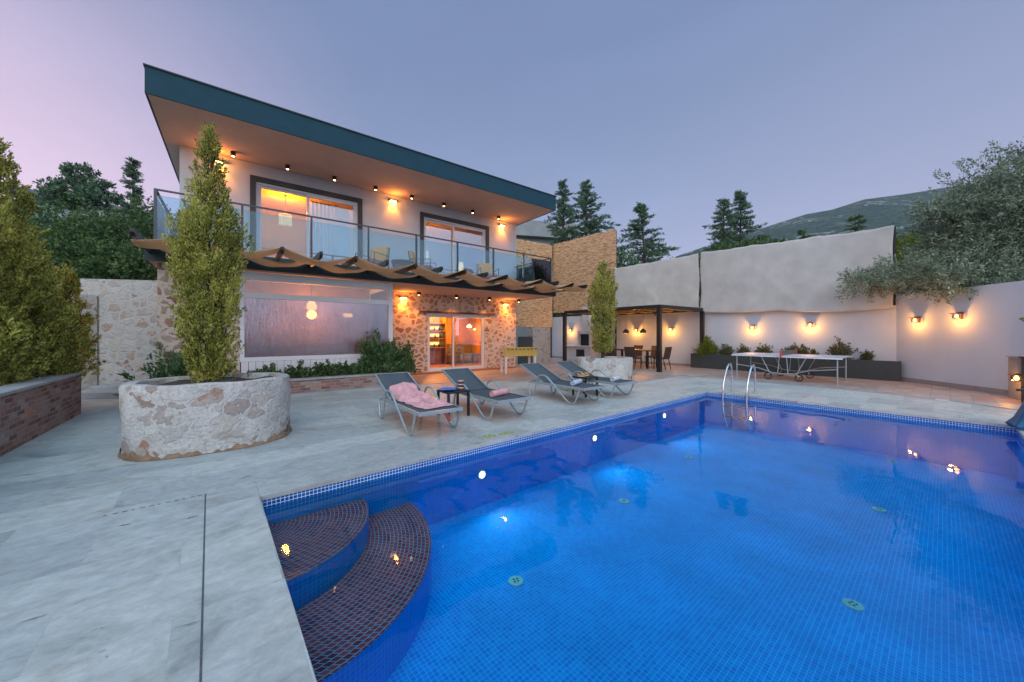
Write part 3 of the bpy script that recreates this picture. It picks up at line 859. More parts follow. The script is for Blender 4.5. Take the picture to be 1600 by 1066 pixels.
# balcony slab
mb = H(); mb.box(-1.39, 9.60, 9.93, 12.17, 2.86, 3.2); slab = mb.build('balcony_slab', MT['soffit'], villa)
mb = H(); mb.box(-1.42, 9.63, 9.895, 9.929, 2.85, 3.17); mb.box(-1.42, -1.391, 9.93, 12.2, 2.85, 3.17); mb.box(9.601, 9.63, 9.93, 12.2, 2.85, 3.17)
mb.build('edge_beam', MT['dark_teal'], slab)
mb = H(); mb.box(SL + .2, SR - .2, 12.5, 16.8, 2.86, 3.19); mb.build('upper_floor', MT['soffit'], villa)
# railing
posts = [-1.28, .1, 1.45, 2.79, 4.13, 5.47, 6.82, 8.12, 9.45]
rl = H(); rl.beam((-1.30, 9.98, 4.28), (9.47, 9.98, 4.28), .045, .03); rl.beam((-1.28, 10.0, 4.28), (-1.28, 12.15, 4.28), .045, .03)
rl.beam((9.45, 10.0, 4.28), (9.45, 14.0, 4.28), .045, .03)
rail = rl.build('handrail', MT['rail'], villa)
for s_ in posts:
    mb = H(); mb.box(s_ - .022, s_ + .022, 9.955, 10.005, 3.2, 4.265); mb.build('railing_post', MT['rail'], rail)
for y_ in (11.0, 12.0, 13.0, 14.0):
    mb = H(); mb.box(9.428, 9.472, y_, y_ + .045, 3.0, 4.265); mb.build('railing_post', MT['rail'], rail)
mb = H(); mb.box(-1.302, -1.258, 12.05, 12.09, 3.2, 4.265); mb.build('railing_post', MT['rail'], rail)
for i in range(8):
    mb = H(); mb.box(posts[i] + .03, posts[i + 1] - .03, 9.974, 9.984, 3.26, 4.17); mb.build('glass_panel', MT['glass_blue'], rail)
mb = H(); mb.box(-1.286, -1.276, 10.03, 12.03, 3.26, 4.17); mb.build('glass_panel', MT['glass_blue'], rail)
for y_ in (10.05, 11.07):
    mb = H(); mb.box(9.444, 9.454, y_, y_ + .9, 3.26, 4.17); mb.build('glass_panel', MT['glass_blue'], rail)

# upper sliding windows
def slider(x0, x1, z0, z1, mid, y, surround=True, g1='glass', g2='glass_mirror', name='window'):
    w = H()
    fw = .06
    if surround:
        sw = .13
        s_ = H(); s_.box(x0 - sw, x0, y - .05, y + .20, z0, z1 + sw); s_.box(x1, x1 + sw, y - .05, y + .20, z0, z1 + sw); s_.box(x0, x1, y - .05, y + .20, z1, z1 + sw)
        root = s_.build(name + '_surround', MT['surround'], villa)
    else: root = None
    w.box(x0, x0 + fw, y + .02, y + .14, z0, z1); w.box(x1 - fw, x1, y + .02, y + .14, z0, z1)
    w.box(x0 + fw, x1 - fw, y + .02, y + .14, z1 - fw, z1); w.box(x0 + fw, x1 - fw, y + .02, y + .14, z0, z0 + .05)
    # sashes
    for a, b, yy in ((x0 + fw, mid + .04, .085), (mid - .04, x1 - fw, .025)):
        sw_ = .07
        w.box(a, a + sw_, y + yy, y + yy + .045, z0 + .05, z1 - fw); w.box(b - sw_, b, y + yy, y + yy + .045, z0 + .05, z1 - fw)
        w.box(a + sw_, b - sw_, y + yy, y + yy + .045, z1 - fw - .07, z1 - fw); w.box(a + sw_, b - sw_, y + yy, y + yy + .045, z0 + .05, z0 + .13)
    fr = w.build(name + '_frame', MT['pvc'], root or villa, bevel=.004)
    mb = H(); mb.box(x0 + fw + .07, mid - .03, y + .10, y + .106, z0 + .13, z1 - fw - .07); mb.build('pane', MT[g1], root or fr)
    mb = H(); mb.box(mid + .03, x1 - fw - .07, y + .045, y + .051, z0 + .13, z1 - fw - .07); mb.build('pane', MT[g2], root or fr)
slider(.42, 3.08, 3.2, 5.62, 1.69, 12.17, g1='glass', g2='glass_mirror')
slider(5.30, 7.95, 3.2, 5.62, 6.53, 12.17, g1='glass_mirror', g2='glass_mirror')
slider(5.47, 7.91, .05, 2.17, 6.53, 12.2, surround=False, g1='glass', g2='glass_mirror', name='door')
# rooms
warmwall = plain('room_plaster', (.40, .34, .31, 1), .85, var=.05, scale=2)
ceil = plain('room_ceiling', (.75, .62, .50, 1), .85, var=.03, scale=2)
woodp = plain('room_wood_panel', (.48, .24, .07, 1), .5, var=.25, scale=3)
for (a, b) in ((-.8, 4.1), (4.35, 9.2)):
    mb = H(); mb.box(a, b, 15.6, 15.7, 3.2, 5.9); mb.box(a - .1, a, 12.4, 15.7, 3.2, 5.9); mb.box(b, b + .1, 12.4, 15.7, 3.2, 5.9)
    mb.build('room_wall', warmwall, villa)
    mb = H(); mb.box(a - .1, b + .1, 12.38, 15.7, 5.9, 5.98); mb.build('room_ceiling', ceil, villa)
# crown moulding strip above the curtain heads
mb = H(); mb.box(2.6, 2.95, 12.7, 12.76, 3.25, 5.5)
for i in range(7): mb.box(1.85 + i * .11, 1.93 + i * .11, 12.66 + .03 * (i % 2), 12.70 + .03 * (i % 2), 3.25, 5.55)
mb.build('curtain', MT['curtain'], villa)
# ground floor room
mb = H(); mb.box(4.0, 9.2, 15.6, 15.7, .05, 2.85); mb.box(3.9, 4.0, 12.52, 15.7, .05, 2.85); mb.box(9.2, 9.3, 12.52, 15.7, .05, 2.85)
mb.build('room_wall', woodp, villa)
mb = H(); mb.box(3.5, 9.3, 12.0, 16.8, .012, .05); mb.build('room_floor', MT['wood'], villa)

# glazed veranda room under the balcony
mb = H()
mb.box(.06, 3.40, 10.2, 10.28, 2.66, 2.84)
mb.box(.06, 3.40, 10.2, 10.28, 2.24, 2.36)
mb.box(.06, 3.40, 10.2, 10.28, .78, .88)
mb.box(3.40, 3.52, 10.19, 10.31, .2, 2.86)
mb.box(.06, .14, 10.2, 10.28, .88, 2.24); mb.box(.06, .14, 10.2, 10.28, 2.36, 2.66)
mb.box(3.42, 3.50, 10.31, 12.2, 2.70, 2.84); mb.box(3.42, 3.50, 12.1, 12.2, .2, 2.7)
vf = mb.build('veranda_frame', MT['pvc'], villa)
mb = H(); mb.box(.14, 3.40, 10.24, 10.246, .88, 2.24); mb.build('plastic_sheet', MT['frosted'], vf)
mb = H(); mb.box(.14, 3.40, 10.24, 10.246, 2.36, 2.66); mb.build('transom_pane', MT['glass'], vf)
mb = H(); mb.box(3.455, 3.461, 10.31, 12.1, .88, 2.70); mb.build('side_sheet', MT['frosted'], vf)
mb = H()
for i in range(24): mb.box(.08 + i * .1385, .08 + i * .1385 + .13, 10.20, 10.25, .2, .775)
mb.box(3.43, 3.49, 10.31, 12.1, .2, .88)
mb.build('panel_cladding', MT['pvc'], villa)

# lamps on and in the villa
def downlight(s_, y_, z_, label, e):
    t = thing('ceiling_downlight', label, 'downlight', Hw(s_, y_, z_), HA, 'black cube downlights')
    mb = MB(); mb.box(-.05, .05, -.05, .05, -.11, 0); mb.build('housing', MT['black'], t)
    mb = MB(); mb.tube([(0, 0, -.111), (0, 0, -.116)], .032, 12); mb.build('lens', MT['bulb'] , t)
    if e: lamp('SPOT', t, (0, 0, -.13), e, (1.0, .36, .07), .03, (0, 0, 0), R(110), .8)
ords = ['first', 'second', 'third', 'fourth', 'fifth', 'sixth', 'seventh', 'eighth']
for i in range(8):
    downlight(-.07 + i * 1.195, 10.9 * 1.08, 6.11, 'black cube downlight under the roof, %s from the left' % ords[i], 9)
for i in range(4):
    downlight(4.95 + i * 1.45, 11.75, 2.86, 'black cube downlight under the balcony, %s from the left' % ords[i], 75)

def sconce(s_, y_, z_, label, e):
    t = thing('wall_sconce', label, 'wall light', Hw(s_, y_, z_), HA, 'wall sconces on the villa')
    mb = MB(); mb.box(-.13, .13, -.13, -.001, 0, .05); mb.build('housing', MT['surround'], t, bevel=.006)
    mb = MB(); mb.box(-.10, .10, -.11, -.02, -.012, -.001); mb.build('diffuser', MT['bulb'], t)
    lamp('SPOT', t, (0, -.11, -.03), e * .8, (1, .25, .02), .03, (R(14), 0, 0), R(95), .9)
    lamp('POINT', t, (0, -.26, -.02), e * .16, (1, .30, .05), .05)
sconce(-.35, 12.17, 5.90, 'orange wall light under the roof, behind the tall cypress top', 80)
sconce(4.20, 12.17, 5.90, 'orange wall light between the two upstairs windows', 80)
sconce(8.72, 12.17, 5.90, 'orange wall light at the right end of the upstairs wall', 80)
sconce(4.56, 12.2, 2.66, 'orange wall light on the stone left of the glass door', 95)
sconce(8.92, 12.2, 2.66, 'orange wall light on the stone right of the glass door', 95)

def chandelier(s_, y_, ztop, drop, label, e):
    t = thing('chandelier', label, 'pendant lamp', Hw(s_, y_, ztop), HA, 'beaded pendant lamps')
    mb = MB(); mb.tube([(0, 0, 0), (0, 0, -drop)], .008, 6); mb.lathe([(.06, 0), (.05, -.03), (.0001, -.035)], 12); mb.build('cord', MT['lintel'], t)
    mb = MB()
    for ring_, (r, n) in enumerate(((.17, 20), (.11, 11))):
        for k in range(n):
            a = 2 * PI * k / n
            pts = [(r * (1 + .06 * math.sin(j * 1.3 + k)) * math.cos(a), r * math.sin(a), -drop - .04 - j * .04) for j in range(9)]
            mb.tube(pts, .0055, 4)
    mb.tube([(.17 * math.cos(2 * PI * k / 20), .17 * math.sin(2 * PI * k / 20), -drop - .03) for k in range(20)], .01, 5, True)
    mb.build('bead_shade', MT['bead_glow'], t)
    lamp('POINT', t, (0, 0, -drop + .06), e * .5, (1, .27, .015), .08)
chandelier(1.25, 13.7, 5.9, .62, 'beaded pendant lamp in the left upstairs room with orange ceiling', 420)
chandelier(5.95, 13.6, 5.9, 1.15, 'beaded pendant lamp glowing behind the right upstairs window', 160)
t = thing('floor_lamp', 'tall glowing lamp standing in the right upstairs room', 'floor lamp', Hw(7.15, 12.75, 3.2), HA)
mb = MB(); mb.lathe([(.10, 0), (.10, .02), (.012, .03), (.012, .4), (.0001, .41)], 14); mb.build('stand', MT['metal_dark'], t)
mb = MB(); mb.lathe([(.06, .4), (.10, .6), (.10, .95), (.07, 1.1)], 16); mb.build('lamp_shade', MT['bulb_soft'], t)
# downstairs pendant
t = thing('pendant_lamp', 'small yellow pendant lamp seen through the right pane of the glass door', 'pendant lamp', Hw(8.38, 14.2, 2.85), HA)
mb = MB(); mb.tube([(0, 0, 0), (0, 0, -1.0)], .006, 6); mb.build('cord', MT['black'], t)
mb = MB(); mb.lathe([(.02, -.98), (.10, -1.06), (.12, -1.12), (.0001, -1.10)], 16); mb.build('lamp_shade', MT['bulb'], t)
lamp('POINT', t, (0, 0, -1.18), 190, (1, .36, .05), .05)
# shelf unit with lit back
t = thing('shelf_unit', 'lit wooden shelf unit inside the glass door', 'shelf', Hw(6.50, 15.2, .05), HA)
mb = MB(); mb.box(-.03, 0, -.35, .35, 0, 2.3); mb.box(1.05, 1.08, -.35, .35, 0, 2.3)
for z in (.75, 1.15, 1.5, 1.85, 2.27): mb.box(0, 1.05, -.3, .35, z, z + .03)
mb.build('carcass', MT['wood'], t)
mb = MB()
for z in (.95, 1.33, 1.67): mb.box(.02, 1.03, .30, .33, z - .08, z + .06)
mb.build('light_strip', MT['bulb_soft'], t)
mb = MB(); mb.box(.1, .95, -.2, .3, 0, .74); mb.build('drawer', MT['lintel'], t)
rnd = random.Random(4)
for z in (.78, 1.18, 1.53, 1.88):
    for k in range(4):
        x = .15 + k * .25 + rnd.uniform(-.04, .04)
        mb = MB(); mb.lathe([(.035, 0), (.045, .05), (.02, .12), (.02, .15)], 10, (x, 0, z)); mb.build('ornament', MT['wicker'], t)
lamp('POINT', t, (.5, -.40, 2.2), 260, (1, .30, .02), .04)
t = thing('sofa', 'grey sofa inside the ground floor room', 'sofa', Hw(8.35, 15.0, .05), HA)
mb = MB(); mb.box(-.75, .8, -.4, .4, .1, .45); mb.build('seat', MT['grey_sofa'], t, bevel=.03)
mb = MB(); mb.box(-.75, .8, .25, .45, .45, .90); mb.build('backrest', MT['grey_sofa'], t, bevel=.03)
# veranda interior
t = thing('veranda_lamp', 'blurred amber lamp glowing behind the cloudy plastic sheet', 'lamp', Hw(1.65, 11.3, 2.85), HA)
mb = MB(); mb.tube([(0, 0, 0), (0, 0, -.55)], .007, 6); mb.build('cord', MT['black'], t)
mb = MB(); mb.lathe([(.03, -.50), (.11, -.60), (.13, -.72), (.08, -.78), (.0001, -.78)], 16); mb.build('lamp_shade', MT['bulb_orange'], t)
lamp('POINT', t, (0, 0, -.9), 130, (1, .36, .06), .12)
t = thing('veranda_lamp', 'small amber wall lamp to the right behind the plastic sheet', 'lamp', Hw(2.75, 12.0, 2.0), HA)
mb = MB(); mb.box(-.12, .12, -.06, .08, -.05, .05); mb.build('lamp_shade', MT['bulb_soft'], t)
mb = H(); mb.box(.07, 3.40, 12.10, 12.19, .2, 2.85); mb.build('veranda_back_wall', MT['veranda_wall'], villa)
t = thing('bench', 'dark cushioned bench low behind the plastic sheet', 'bench', Hw(1.75, 11.5, 0.0), HA)
mb = MB(); mb.box(-1.5, 1.5, -.35, .35, .0, .55); mb.build('seat', MT['grey_sofa'], t, bevel=.03)
mb = MB(); mb.box(-1.5, 1.5, .2, .4, .55, 1.15); mb.build('backrest', MT['grey_sofa'], t, bevel=.03)

# awning of slatted beams and woven fabric in front of the balcony
aw = thing('awning', 'tan fabric strips woven over dark beams along the balcony edge', 'awning', Hw(4.2, 9.9, 3.0), HA)
AO = (-4.2, -9.9, -3.0)
for i in range(17):
    s_ = -1.34 + .684 * i
    mb = MB(AO)
    mb.add([(s_ + dx, y, z) for dx in (-.03, .03) for y, z in ((9.89, 3.00), (8.42, 3.00), (8.34, 3.06), (8.34, 3.12), (9.89, 3.12))],
           [(0, 1, 2, 3, 4), (9, 8, 7, 6, 5), (0, 5, 6, 1), (1, 6, 7, 2), (2, 7, 8, 3), (3, 8, 9, 4), (4, 9, 5, 0)])
    mb.build('awning_beam', MT['metal_dark'], aw)
for k in range(2):
    mb = MB(AO)
    def fn(i, j, k=k):
        s_ = -1.37 + i * (.684 * 16 + .06)
        q = (s_ + 1.34) / .684 + (k % 2)
        w = abs(math.sin(PI * q / 2))
        z = 3.145 - .20 * w ** .85
        z += .010 * math.sin(s_ * 9 + k * 2 + j * 3)
        return (s_, 9.86 - k * .745 - j * .73, z - .025 * math.sin(PI * j))
    mb.grid(240, 6, fn)
    mb.build('fabric_strip', MT['awning'], aw, solid=.006, smooth=True)

# balcony furniture
def armchair(s_, y_, rz, label):
    t = thing('armchair', label, 'armchair', Hw(s_, y_, 3.2), HA + rz, 'balcony armchairs')
    mb = MB()
    for x in (-.33, .33):
        mb.tube([(x, -.33, 0), (x, -.33, .60), (x, .33, .60), (x, .33, 0)], .016, 6)
        mb.tube([(x, .30, .3), (x, .38, .86)], .016, 6)
    mb.tube([(-.33, .38, .86), (.33, .38, .86)], .016, 6); mb.tube([(-.33, -.33, .3), (.33, -.33, .3)], .016, 6)
    mb.build('frame', MT['metal_dark'], t)
    mb = MB(); mb.box(-.30, .30, -.33, .30, .30, .42); mb.build('seat_cushion', MT['cush_red'], t, bevel=.03)
    mb = MB(); m = Matrix.Translation((0, .33, .66)) @ Matrix.Rotation(R(-10), 4, 'X'); mb.cbox((0, 0, 0), (.56, .12, .50), m)
    mb.build('back_cushion', MT['cush_orange'], t, bevel=.03)
    return t
armchair(3.25, 11.2, R(-55), 'balcony armchair with amber back cushion beside the left window')
armchair(4.85, 11.15, R(50), 'balcony armchair with amber cushion right of the woven table')
armchair(7.4, 11.2, R(-20), 'balcony armchair in front of the right upstairs window')
t = thing('side_table', 'round blue grey woven table on the balcony between two armchairs', 'table', Hw(4.05, 10.85, 3.2), HA)
mb = MB(); mb.lathe([(.30, .40), (.34, .41), (.34, .44), (.30, .45), (.0001, .45)], 24); mb.build('table_top', MT['rail'], t)
mb = MB()
for k in range(26):
    a = 2 * PI * k / 26; b_ = a + .5
    mb.tube([(.32 * math.cos(a), .32 * math.sin(a), .42), (.26 * math.cos((a + b_) / 2), .26 * math.sin((a + b_) / 2), .2), (.28 * math.cos(b_), .28 * math.sin(b_), .01)], .010, 5)
    mb.tube([(.32 * math.cos(b_), .32 * math.sin(b_), .42), (.26 * math.cos((a + b_) / 2), .26 * math.sin((a + b_) / 2), .2), (.28 * math.cos(a), .28 * math.sin(a), .01)], .010, 5)
mb.build('woven_base', MT['rail'], t)

# brick planter bed along the veranda
mb = MB()
t = thing('brick_planter', 'low brick planter bed in front of the plastic sheeted veranda', 'planter', Hw(0, 0, 0), HA)
mb.box(-.9, 3.62, 9.42, 9.60, 0, .36); mb.box(3.44, 3.62, 9.60, 10.18, 0, .36); mb.build('brickwork', MT['brick'], t)
mb = MB(); mb.box(-.95, 3.65, 9.39, 9.63, .36, .40); mb.box(3.41, 3.65, 9.63, 10.18, .36, .40); mb.build('coping', MT['conc'], t, bevel=.006)
mb = MB(); mb.box(-.9, 3.44, 9.60, 10.18, .05, .33); mb.build('soil', MT['soil'], t)
mb = MB(); mb.box(-1.6, 3.55, 9.18, 9.42, .0, .09); tag(mb.build('kerb', MT['conc'], None, (0, 0, 0), HA, bevel=.01), kind='structure')

# ================================================================ RIGHT SIDE STRUCTURES
# reed screens
def reed_screen(a, b, z0, z1, label):
    a = Vector((*a, 0)); b = Vector((*b, 0)); d = b - a
    t = thing('reed_screen', label, 'screen', (a.x, a.y, z0), math.atan2(d.y, d.x), 'tall reed screens')
    mb = MB(); n = int(d.length / .05)
    rr = random.Random(int(d.length * 100))
    vs = []; fs = []
    for i in range(n + 1):
        x = d.length * i / n; zt = z1 - z0 + rr.uniform(-.05, .03)
        vs += [(x, 0, 0), (x, 0, zt), (x, .06, zt), (x, .06, 0)]
    for i in range(n):
        for k in range(4):
            q = i * 4; fs.append((q + k, q + 4 + k, q + 4 + (k + 1) % 4, q + (k + 1) % 4))
    fs += [(0, 1, 2, 3), (n * 4 + 3, n * 4 + 2, n * 4 + 1, n * 4)]
    mb.add(vs, fs); mb.build('reed_mat', MT['reed'], t)
    mb = MB()
    for k in range(3): mb.box(d.length * k / 2 * .98 + .01, d.length * k / 2 * .98 + .07, .07, .13, -z0, z1 - z0 - .1)
    mb.build('support_posts', MT['metal_dark'], t)
reed_screen((.2, 20.3), (2.44, 21.85), 1.85, 6.80, 'reed screen panel directly behind the right end of the balcony')
reed_screen((2.50, 21.85), (5.32, 18.55), 2.7, 6.85, 'large slanting reed screen panel between villa and cloth screens')

# cloth screens
def cloth_screen(a, b, z0a, z0b, z1a, z1b, seed, label):
    a = Vector((*a, 0)); b = Vector((*b, 0)); d = b - a; L = d.length
    t = thing('cloth_screen', label, 'screen', (a.x, a.y, 2.4), math.atan2(d.y, d.x), 'cloth privacy screens')
    rr = random.Random(seed); ph = [rr.uniform(0, 6.28) for _ in range(8)]
    def fn(i, j):
        z0 = z0a + (z0b - z0a) * i; z1 = z1a + (z1b - z1a) * i
        z1 += .008 * math.sin(i * 60 + ph[0]) - .035 * abs(math.sin(i * PI * 3)); z0 += .02 * math.sin(i * 7 + ph[1]) - .07 * abs(math.sin(i * PI * 2))
        y = .008 * math.sin(i * 13 + j * 4 + ph[2]) + .02 * math.sin((i * 2.2 + j) * 3 + ph[3]) + .004 * math.sin(i * 41 - j * 16 + ph[4]) * (1 - .5 * j)
        dg = math.exp(-((i * 1.25 - .35 + .55 * j - .45) / .05) ** 2) + .7 * math.exp(-((i * 1.1 + .4 * j - .95) / .04) ** 2)
        return (i * L + .02 * math.sin(j * 9 + ph[5]), y - .08 - .02 * dg * (1 - j), z0 + (z1 - z0) * j - 2.4)
    mb = MB(); mb.grid(90, 40, fn); mb.build('cloth', MT['screen'], t, smooth=True, solid=.004)
    mb = MB()
    for k in range(3): mb.tube([(L * k / 2, .12, -.1), (L * k / 2, .12, (z1a + (z1b - z1a) * k / 2) - 2.4)], .03, 8)
    mb.tube([(0, .05, z1a - 2.43), (L, .05, z1b - 2.43)], .012, 6)
    mb.build('posts', MT['metal_dark'], t)
    mb = MB()
    for k in range(7):
        zz = (z0a - 2.4) + .15 + k * .36
        if zz < z1a - 2.45: mb.tube([(-.04, -.10, zz), (.07, -.13, zz)], .012, 5)
    mb.build('ties', MT['lintel'], t)
cloth_screen((5.30, 18.55), (8.10, 15.60), 2.40, 2.40, 4.80, 4.90, 1, 'left off-white cloth screen above the pergola')
cloth_screen((8.12, 15.52), (11.60, 10.98), 2.36, 2.20, 4.92, 4.70, 2, 'long off-white cloth screen above the charcoal flower bed')

# lanterns
def lantern(loc, rz, label, e=7.0, cat='wall lantern'):
    t = thing('wall_lantern', label, cat, loc, rz, 'amber wall lanterns')
    mb = MB(); mb.box(-.05, .05, -.012, -.001, -.06, .12); mb.box(-.02, .02, -.10, -.012, .09, .11); mb.box(-.085, .085, -.19, -.02, .075, .095)
    mb.build('bracket', MT['lintel'], t)
    mb = MB(); mb.lathe([(.075, .07), (.075, -.045), (.055, -.06)], 14, (0, -.105, 0))
    mb.build('glass_shade', MT['lantern_glass'], t)
    mb = MB(); mb.lathe([(.012, .06), (.03, .03), (.034, 0), (.02, -.03), (.0001, -.035)], 12, (0, -.105, 0)); mb.build('bulb', MT['bulb'], t)
    lamp('POINT', t, (0, -.24, -.06), e * 2.4, (1, .38, .06), .035)
MT['lantern_glass'] = glassmat('amber_lantern_glass', (1.0, .72, .35, 1), .05)
def onwall(a, b, px, z):
    p, ang = along(a, b, px); return Vector((p.x, p.y, z)), ang
for (a, b, px, z, lab, e) in (
        (W4, W3, 893, 1.62, 'amber wall lantern left of the fireplace under the pergola', 9),
        (W3, W2, 995, 1.60, 'amber wall lantern above the dining table', 9),
        (W3, W2, 1049, 1.62, 'amber wall lantern at the right end of the wall under the pergola', 8),
        (W2, W1, 1177, 1.66, 'amber wall lantern above the left part of the flower bed', 8),
        (W2, W1, 1267, 1.72, 'amber wall lantern above the middle of the flower bed', 8),
        (W1, W0, 1436, 1.80, 'left of two close wall lanterns on the bare right wall', 7),
        (W1, W0, 1502, 1.86, 'right of two close wall lanterns on the bare right wall', 7)):
    loc, ang = onwall(a, b, px, z); lantern(loc, ang, lab, e)

# metal pergola
pg = thing('pergola', 'dark metal pergola with amber reed roof over the dining table', 'pergola', (5.3, 16.2, 0), 0)
P1, P2, P3, P4 = (2.5, 17.15), (5.49, 13.48), (8.02, 15.25), (5.05, 18.75)
def pm(): return MB((-5.3, -16.2, 0))
for (x, y) in (P1, P2, P3, P4):
    mb = pm(); d = (Vector((*P3, 0)) - Vector((*P2, 0))).normalized(); e = Vector((-d.y, d.x, 0))
    c_ = Vector((x, y, 0)); w_ = .07
    poly = [c_ + d * w_ * sx + e * w_ * sy for sx, sy in ((-1, -1), (1, -1), (1, 1), (-1, 1))]
    mb.prism([(p.x, p.y) for p in poly], 0.004, 2.38); mb.build('post', MT['metal_dark'], pg)
mb = pm()
for a, b in ((P1, P2), (P2, P3), (P3, P4), (P4, P1)):
    mb.beam((*a, 2.45), (*b, 2.45), .10, .14)
mb.build('frame_beam', MT['metal_dark'], pg)
for k in range(1, 5):
    f = k / 5
    a = Vector((*P1, 2.46)).lerp(Vector((*P2, 2.46)), f); b = Vector((*P4, 2.46)).lerp(Vector((*P3, 2.46)), f)
    mb = pm(); mb.beam(a, b, .06, .10); mb.build('cross_beam', MT['metal_dark'], pg)
for k in range(5):
    f0 = k / 5 + .02; f1 = (k + 1) / 5 - .02
    def fn(i, j, f0=f0, f1=f1, k=k):
        f = f0 + (f1 - f0) * i
        a = Vector((*P1, 0)).lerp(Vector((*P2, 0)), f); b = Vector((*P4, 0)).lerp(Vector((*P3, 0)), f)
        p = a.lerp(b, .02 + .96 * j)
        return (p.x, p.y, 2.50 - .10 * math.sin(PI * i) + .015 * math.sin(j * 25 + k))
    mb = pm(); mb.grid(8, 24, fn); mb.build('reed_roof_sheet', MT['cane'], pg, solid=.01, smooth=True)
for (px, Y, z, lab) in ((978, 15.9, 1.55, 'left small pendant lamp hanging under the pergola'), (1005, 16.1, 1.57, 'right small pendant lamp hanging under the pergola')):
    x = (px - 800) / 565 * Y
    t = thing('pendant_lamp', lab, 'pendant lamp', (x, Y, 2.4), 0, 'pergola pendant lamps')
    mb = MB(); mb.tube([(0, 0, 0), (0, 0, z - 2.35)], .006, 6); mb.build('cord', MT['black'], t)
    mb = MB(); mb.lathe([(.03, .10), (.13, .0), (.13, -.08), (.10, -.09)], 14, (0, 0, z - 2.4)); mb.build('lamp_shade', MT['wicker'], t)
    mb = MB(); mb.lathe([(.0001, .02), (.04, 0), (.0001, -.04)], 10, (0, 0, z - 2.45)); mb.build('bulb', MT['bulb_soft'], t)
    lamp('POINT', t, (0, 0, z - 2.52), 22, (1, .38, .06), .04)

# dining set
TD = math.atan2(.785, -.62)
tc_ = Vector((5.3, 15.7, 0.004))
t = thing('dining_table', 'dark dining table with flowers under the pergola', 'table', tc_, TD)
mb = MB(); mb.box(-.95, .95, -.45, .45, .71, .75); mb.build('table_top', MT['metal_dark'], t, bevel=.005)
for x in (-.86, .86):
    for y in (-.37, .37):
        mb = MB(); mb.box(x - .04, x + .04, y - .04, y + .04, 0, .71); mb.build('leg', MT['metal_dark'], t)
def dchair(u, v, rz, label):
    p = tc_ + Vector((u * math.cos(TD) - v * math.sin(TD), u * math.sin(TD) + v * math.cos(TD), 0))
    t = thing('dining_chair', label, 'chair', p, TD + rz, 'wicker dining chairs')
    # faces local +y
    mb = MB(); mb.box(-.23, .23, -.22, .24, .40, .46); mb.build('seat', MT['wicker'], t, bevel=.01)
    mb = MB(); mb.grid(6, 8, lambda i, j: (-.23 + .46 * i, -.22 - .10 * j - .03 * math.sin(PI * i), .42 + .48 * j)); mb.build('backrest', MT['wicker'], t, solid=.035)
    for x in (-.2, .2):
        mb = MB(); mb.tube([(x, .2, .42), (x, .21, 0)], .018, 6); mb.build('leg', MT['black'], t)
        mb = MB(); mb.tube([(x, -.2, .42), (x, -.30, 0)], .018, 6); mb.build('leg', MT['black'], t)
dchair(-1.25, 0, R(-90), 'brown wicker chair at the near end of the dining table')
dchair(-.45, .72, R(180), 'brown wicker chair on the left side of the table, nearer one')
dchair(.45, .72, R(180), 'brown wicker chair on the left side of the table, farther one')
dchair(-.45, -.72, 0, 'brown wicker chair on the wall side of the table, nearer one')
dchair(.45, -.72, 0, 'brown wicker chair on the wall side of the table, farther one')
dchair(1.3, 0, R(90), 'brown wicker chair at the far end of the dining table')

# fireplace
p, ang = along(W4, W3, 915)
t = thing('outdoor_fireplace', 'white rendered outdoor fireplace with dark oven opening', 'fireplace', (p.x, p.y, .004), ang)
mb = MB(); mb.box(-.85, .95, -.85, -.01, .0, .12); mb.box(-.85, .95, -.75, -.01, .12, .72); mb.box(-.9, 1.0, -.85, -.01, .72, .80)
mb.box(-.05, .06, -.65, -.01, .80, 1.42); mb.box(.70, .81, -.65, -.01, .80, 1.42); mb.box(-.05, .81, -.65, -.01, 1.42, 1.62); mb.box(.15, .60, -.5, -.01, 1.62, 2.9)
mb.build('masonry', MT['bbq'], t, bevel=.01)
mb = MB(); mb.box(.06, .70, -.50, -.02, .80, 1.42); mb.box(-.05, .5, -.756, -.751, .2, .6); mb.build('oven_opening', MT['black'], t)
# low stone wall & block painted dark for the shaded passage behind the house end
wall_seg('stone_wall', (1.0, 17.3), (2.0, 18.8), 0, 1.75, .3, MT['fence_stone'], 'rough stone wall below the reed screen beside the villa')
wall_seg('stone_wall', (.30, 17.2), (.98, 17.25), 0, 1.3, .3, MT['planter_dark'], 'low block painted dark in place of the shaded doorway by the villa corner')

# charcoal flower bed
pa, ang = along(W2, W1, 1081); 
d_ = Vector((W1[0] - W2[0], W1[1] - W2[1], 0)).normalized(); nrm_ = Vector((d_.y, -d_.x, 0))
A_ = Vector((7.62, 15.42, 0)); B_ = Vector((11.55, 10.75, 0)); dd = B_ - A_
bed = thing('flower_bed', 'long charcoal raised flower bed below the white wall', 'planter', A_, math.atan2(dd.y, dd.x))
bl = dd.length; bang = math.atan2(dd.y, dd.x)
mb = MB(); mb.box(0, bl, 0, .05, .004, .60); mb.box(0, .05, .05, .42, .004, .60); mb.box(bl - .05, bl, .05, .34, .004, .60); mb.build('bed_wall', MT['planter_dark'], bed)
mb = MB(); mb.box(.05, bl - .05, .05, .42, .1, .55); mb.build('soil', MT['soil'], bed)
def bedpt(px, off=.22):
    a = A_ + Vector((-math.sin(bang), math.cos(bang), 0)) * off
    b = B_ + Vector((-math.sin(bang), math.cos(bang), 0)) * off
    p, _ = along((a.x, a.y), (b.x, b.y), px); p.z = .54; return p

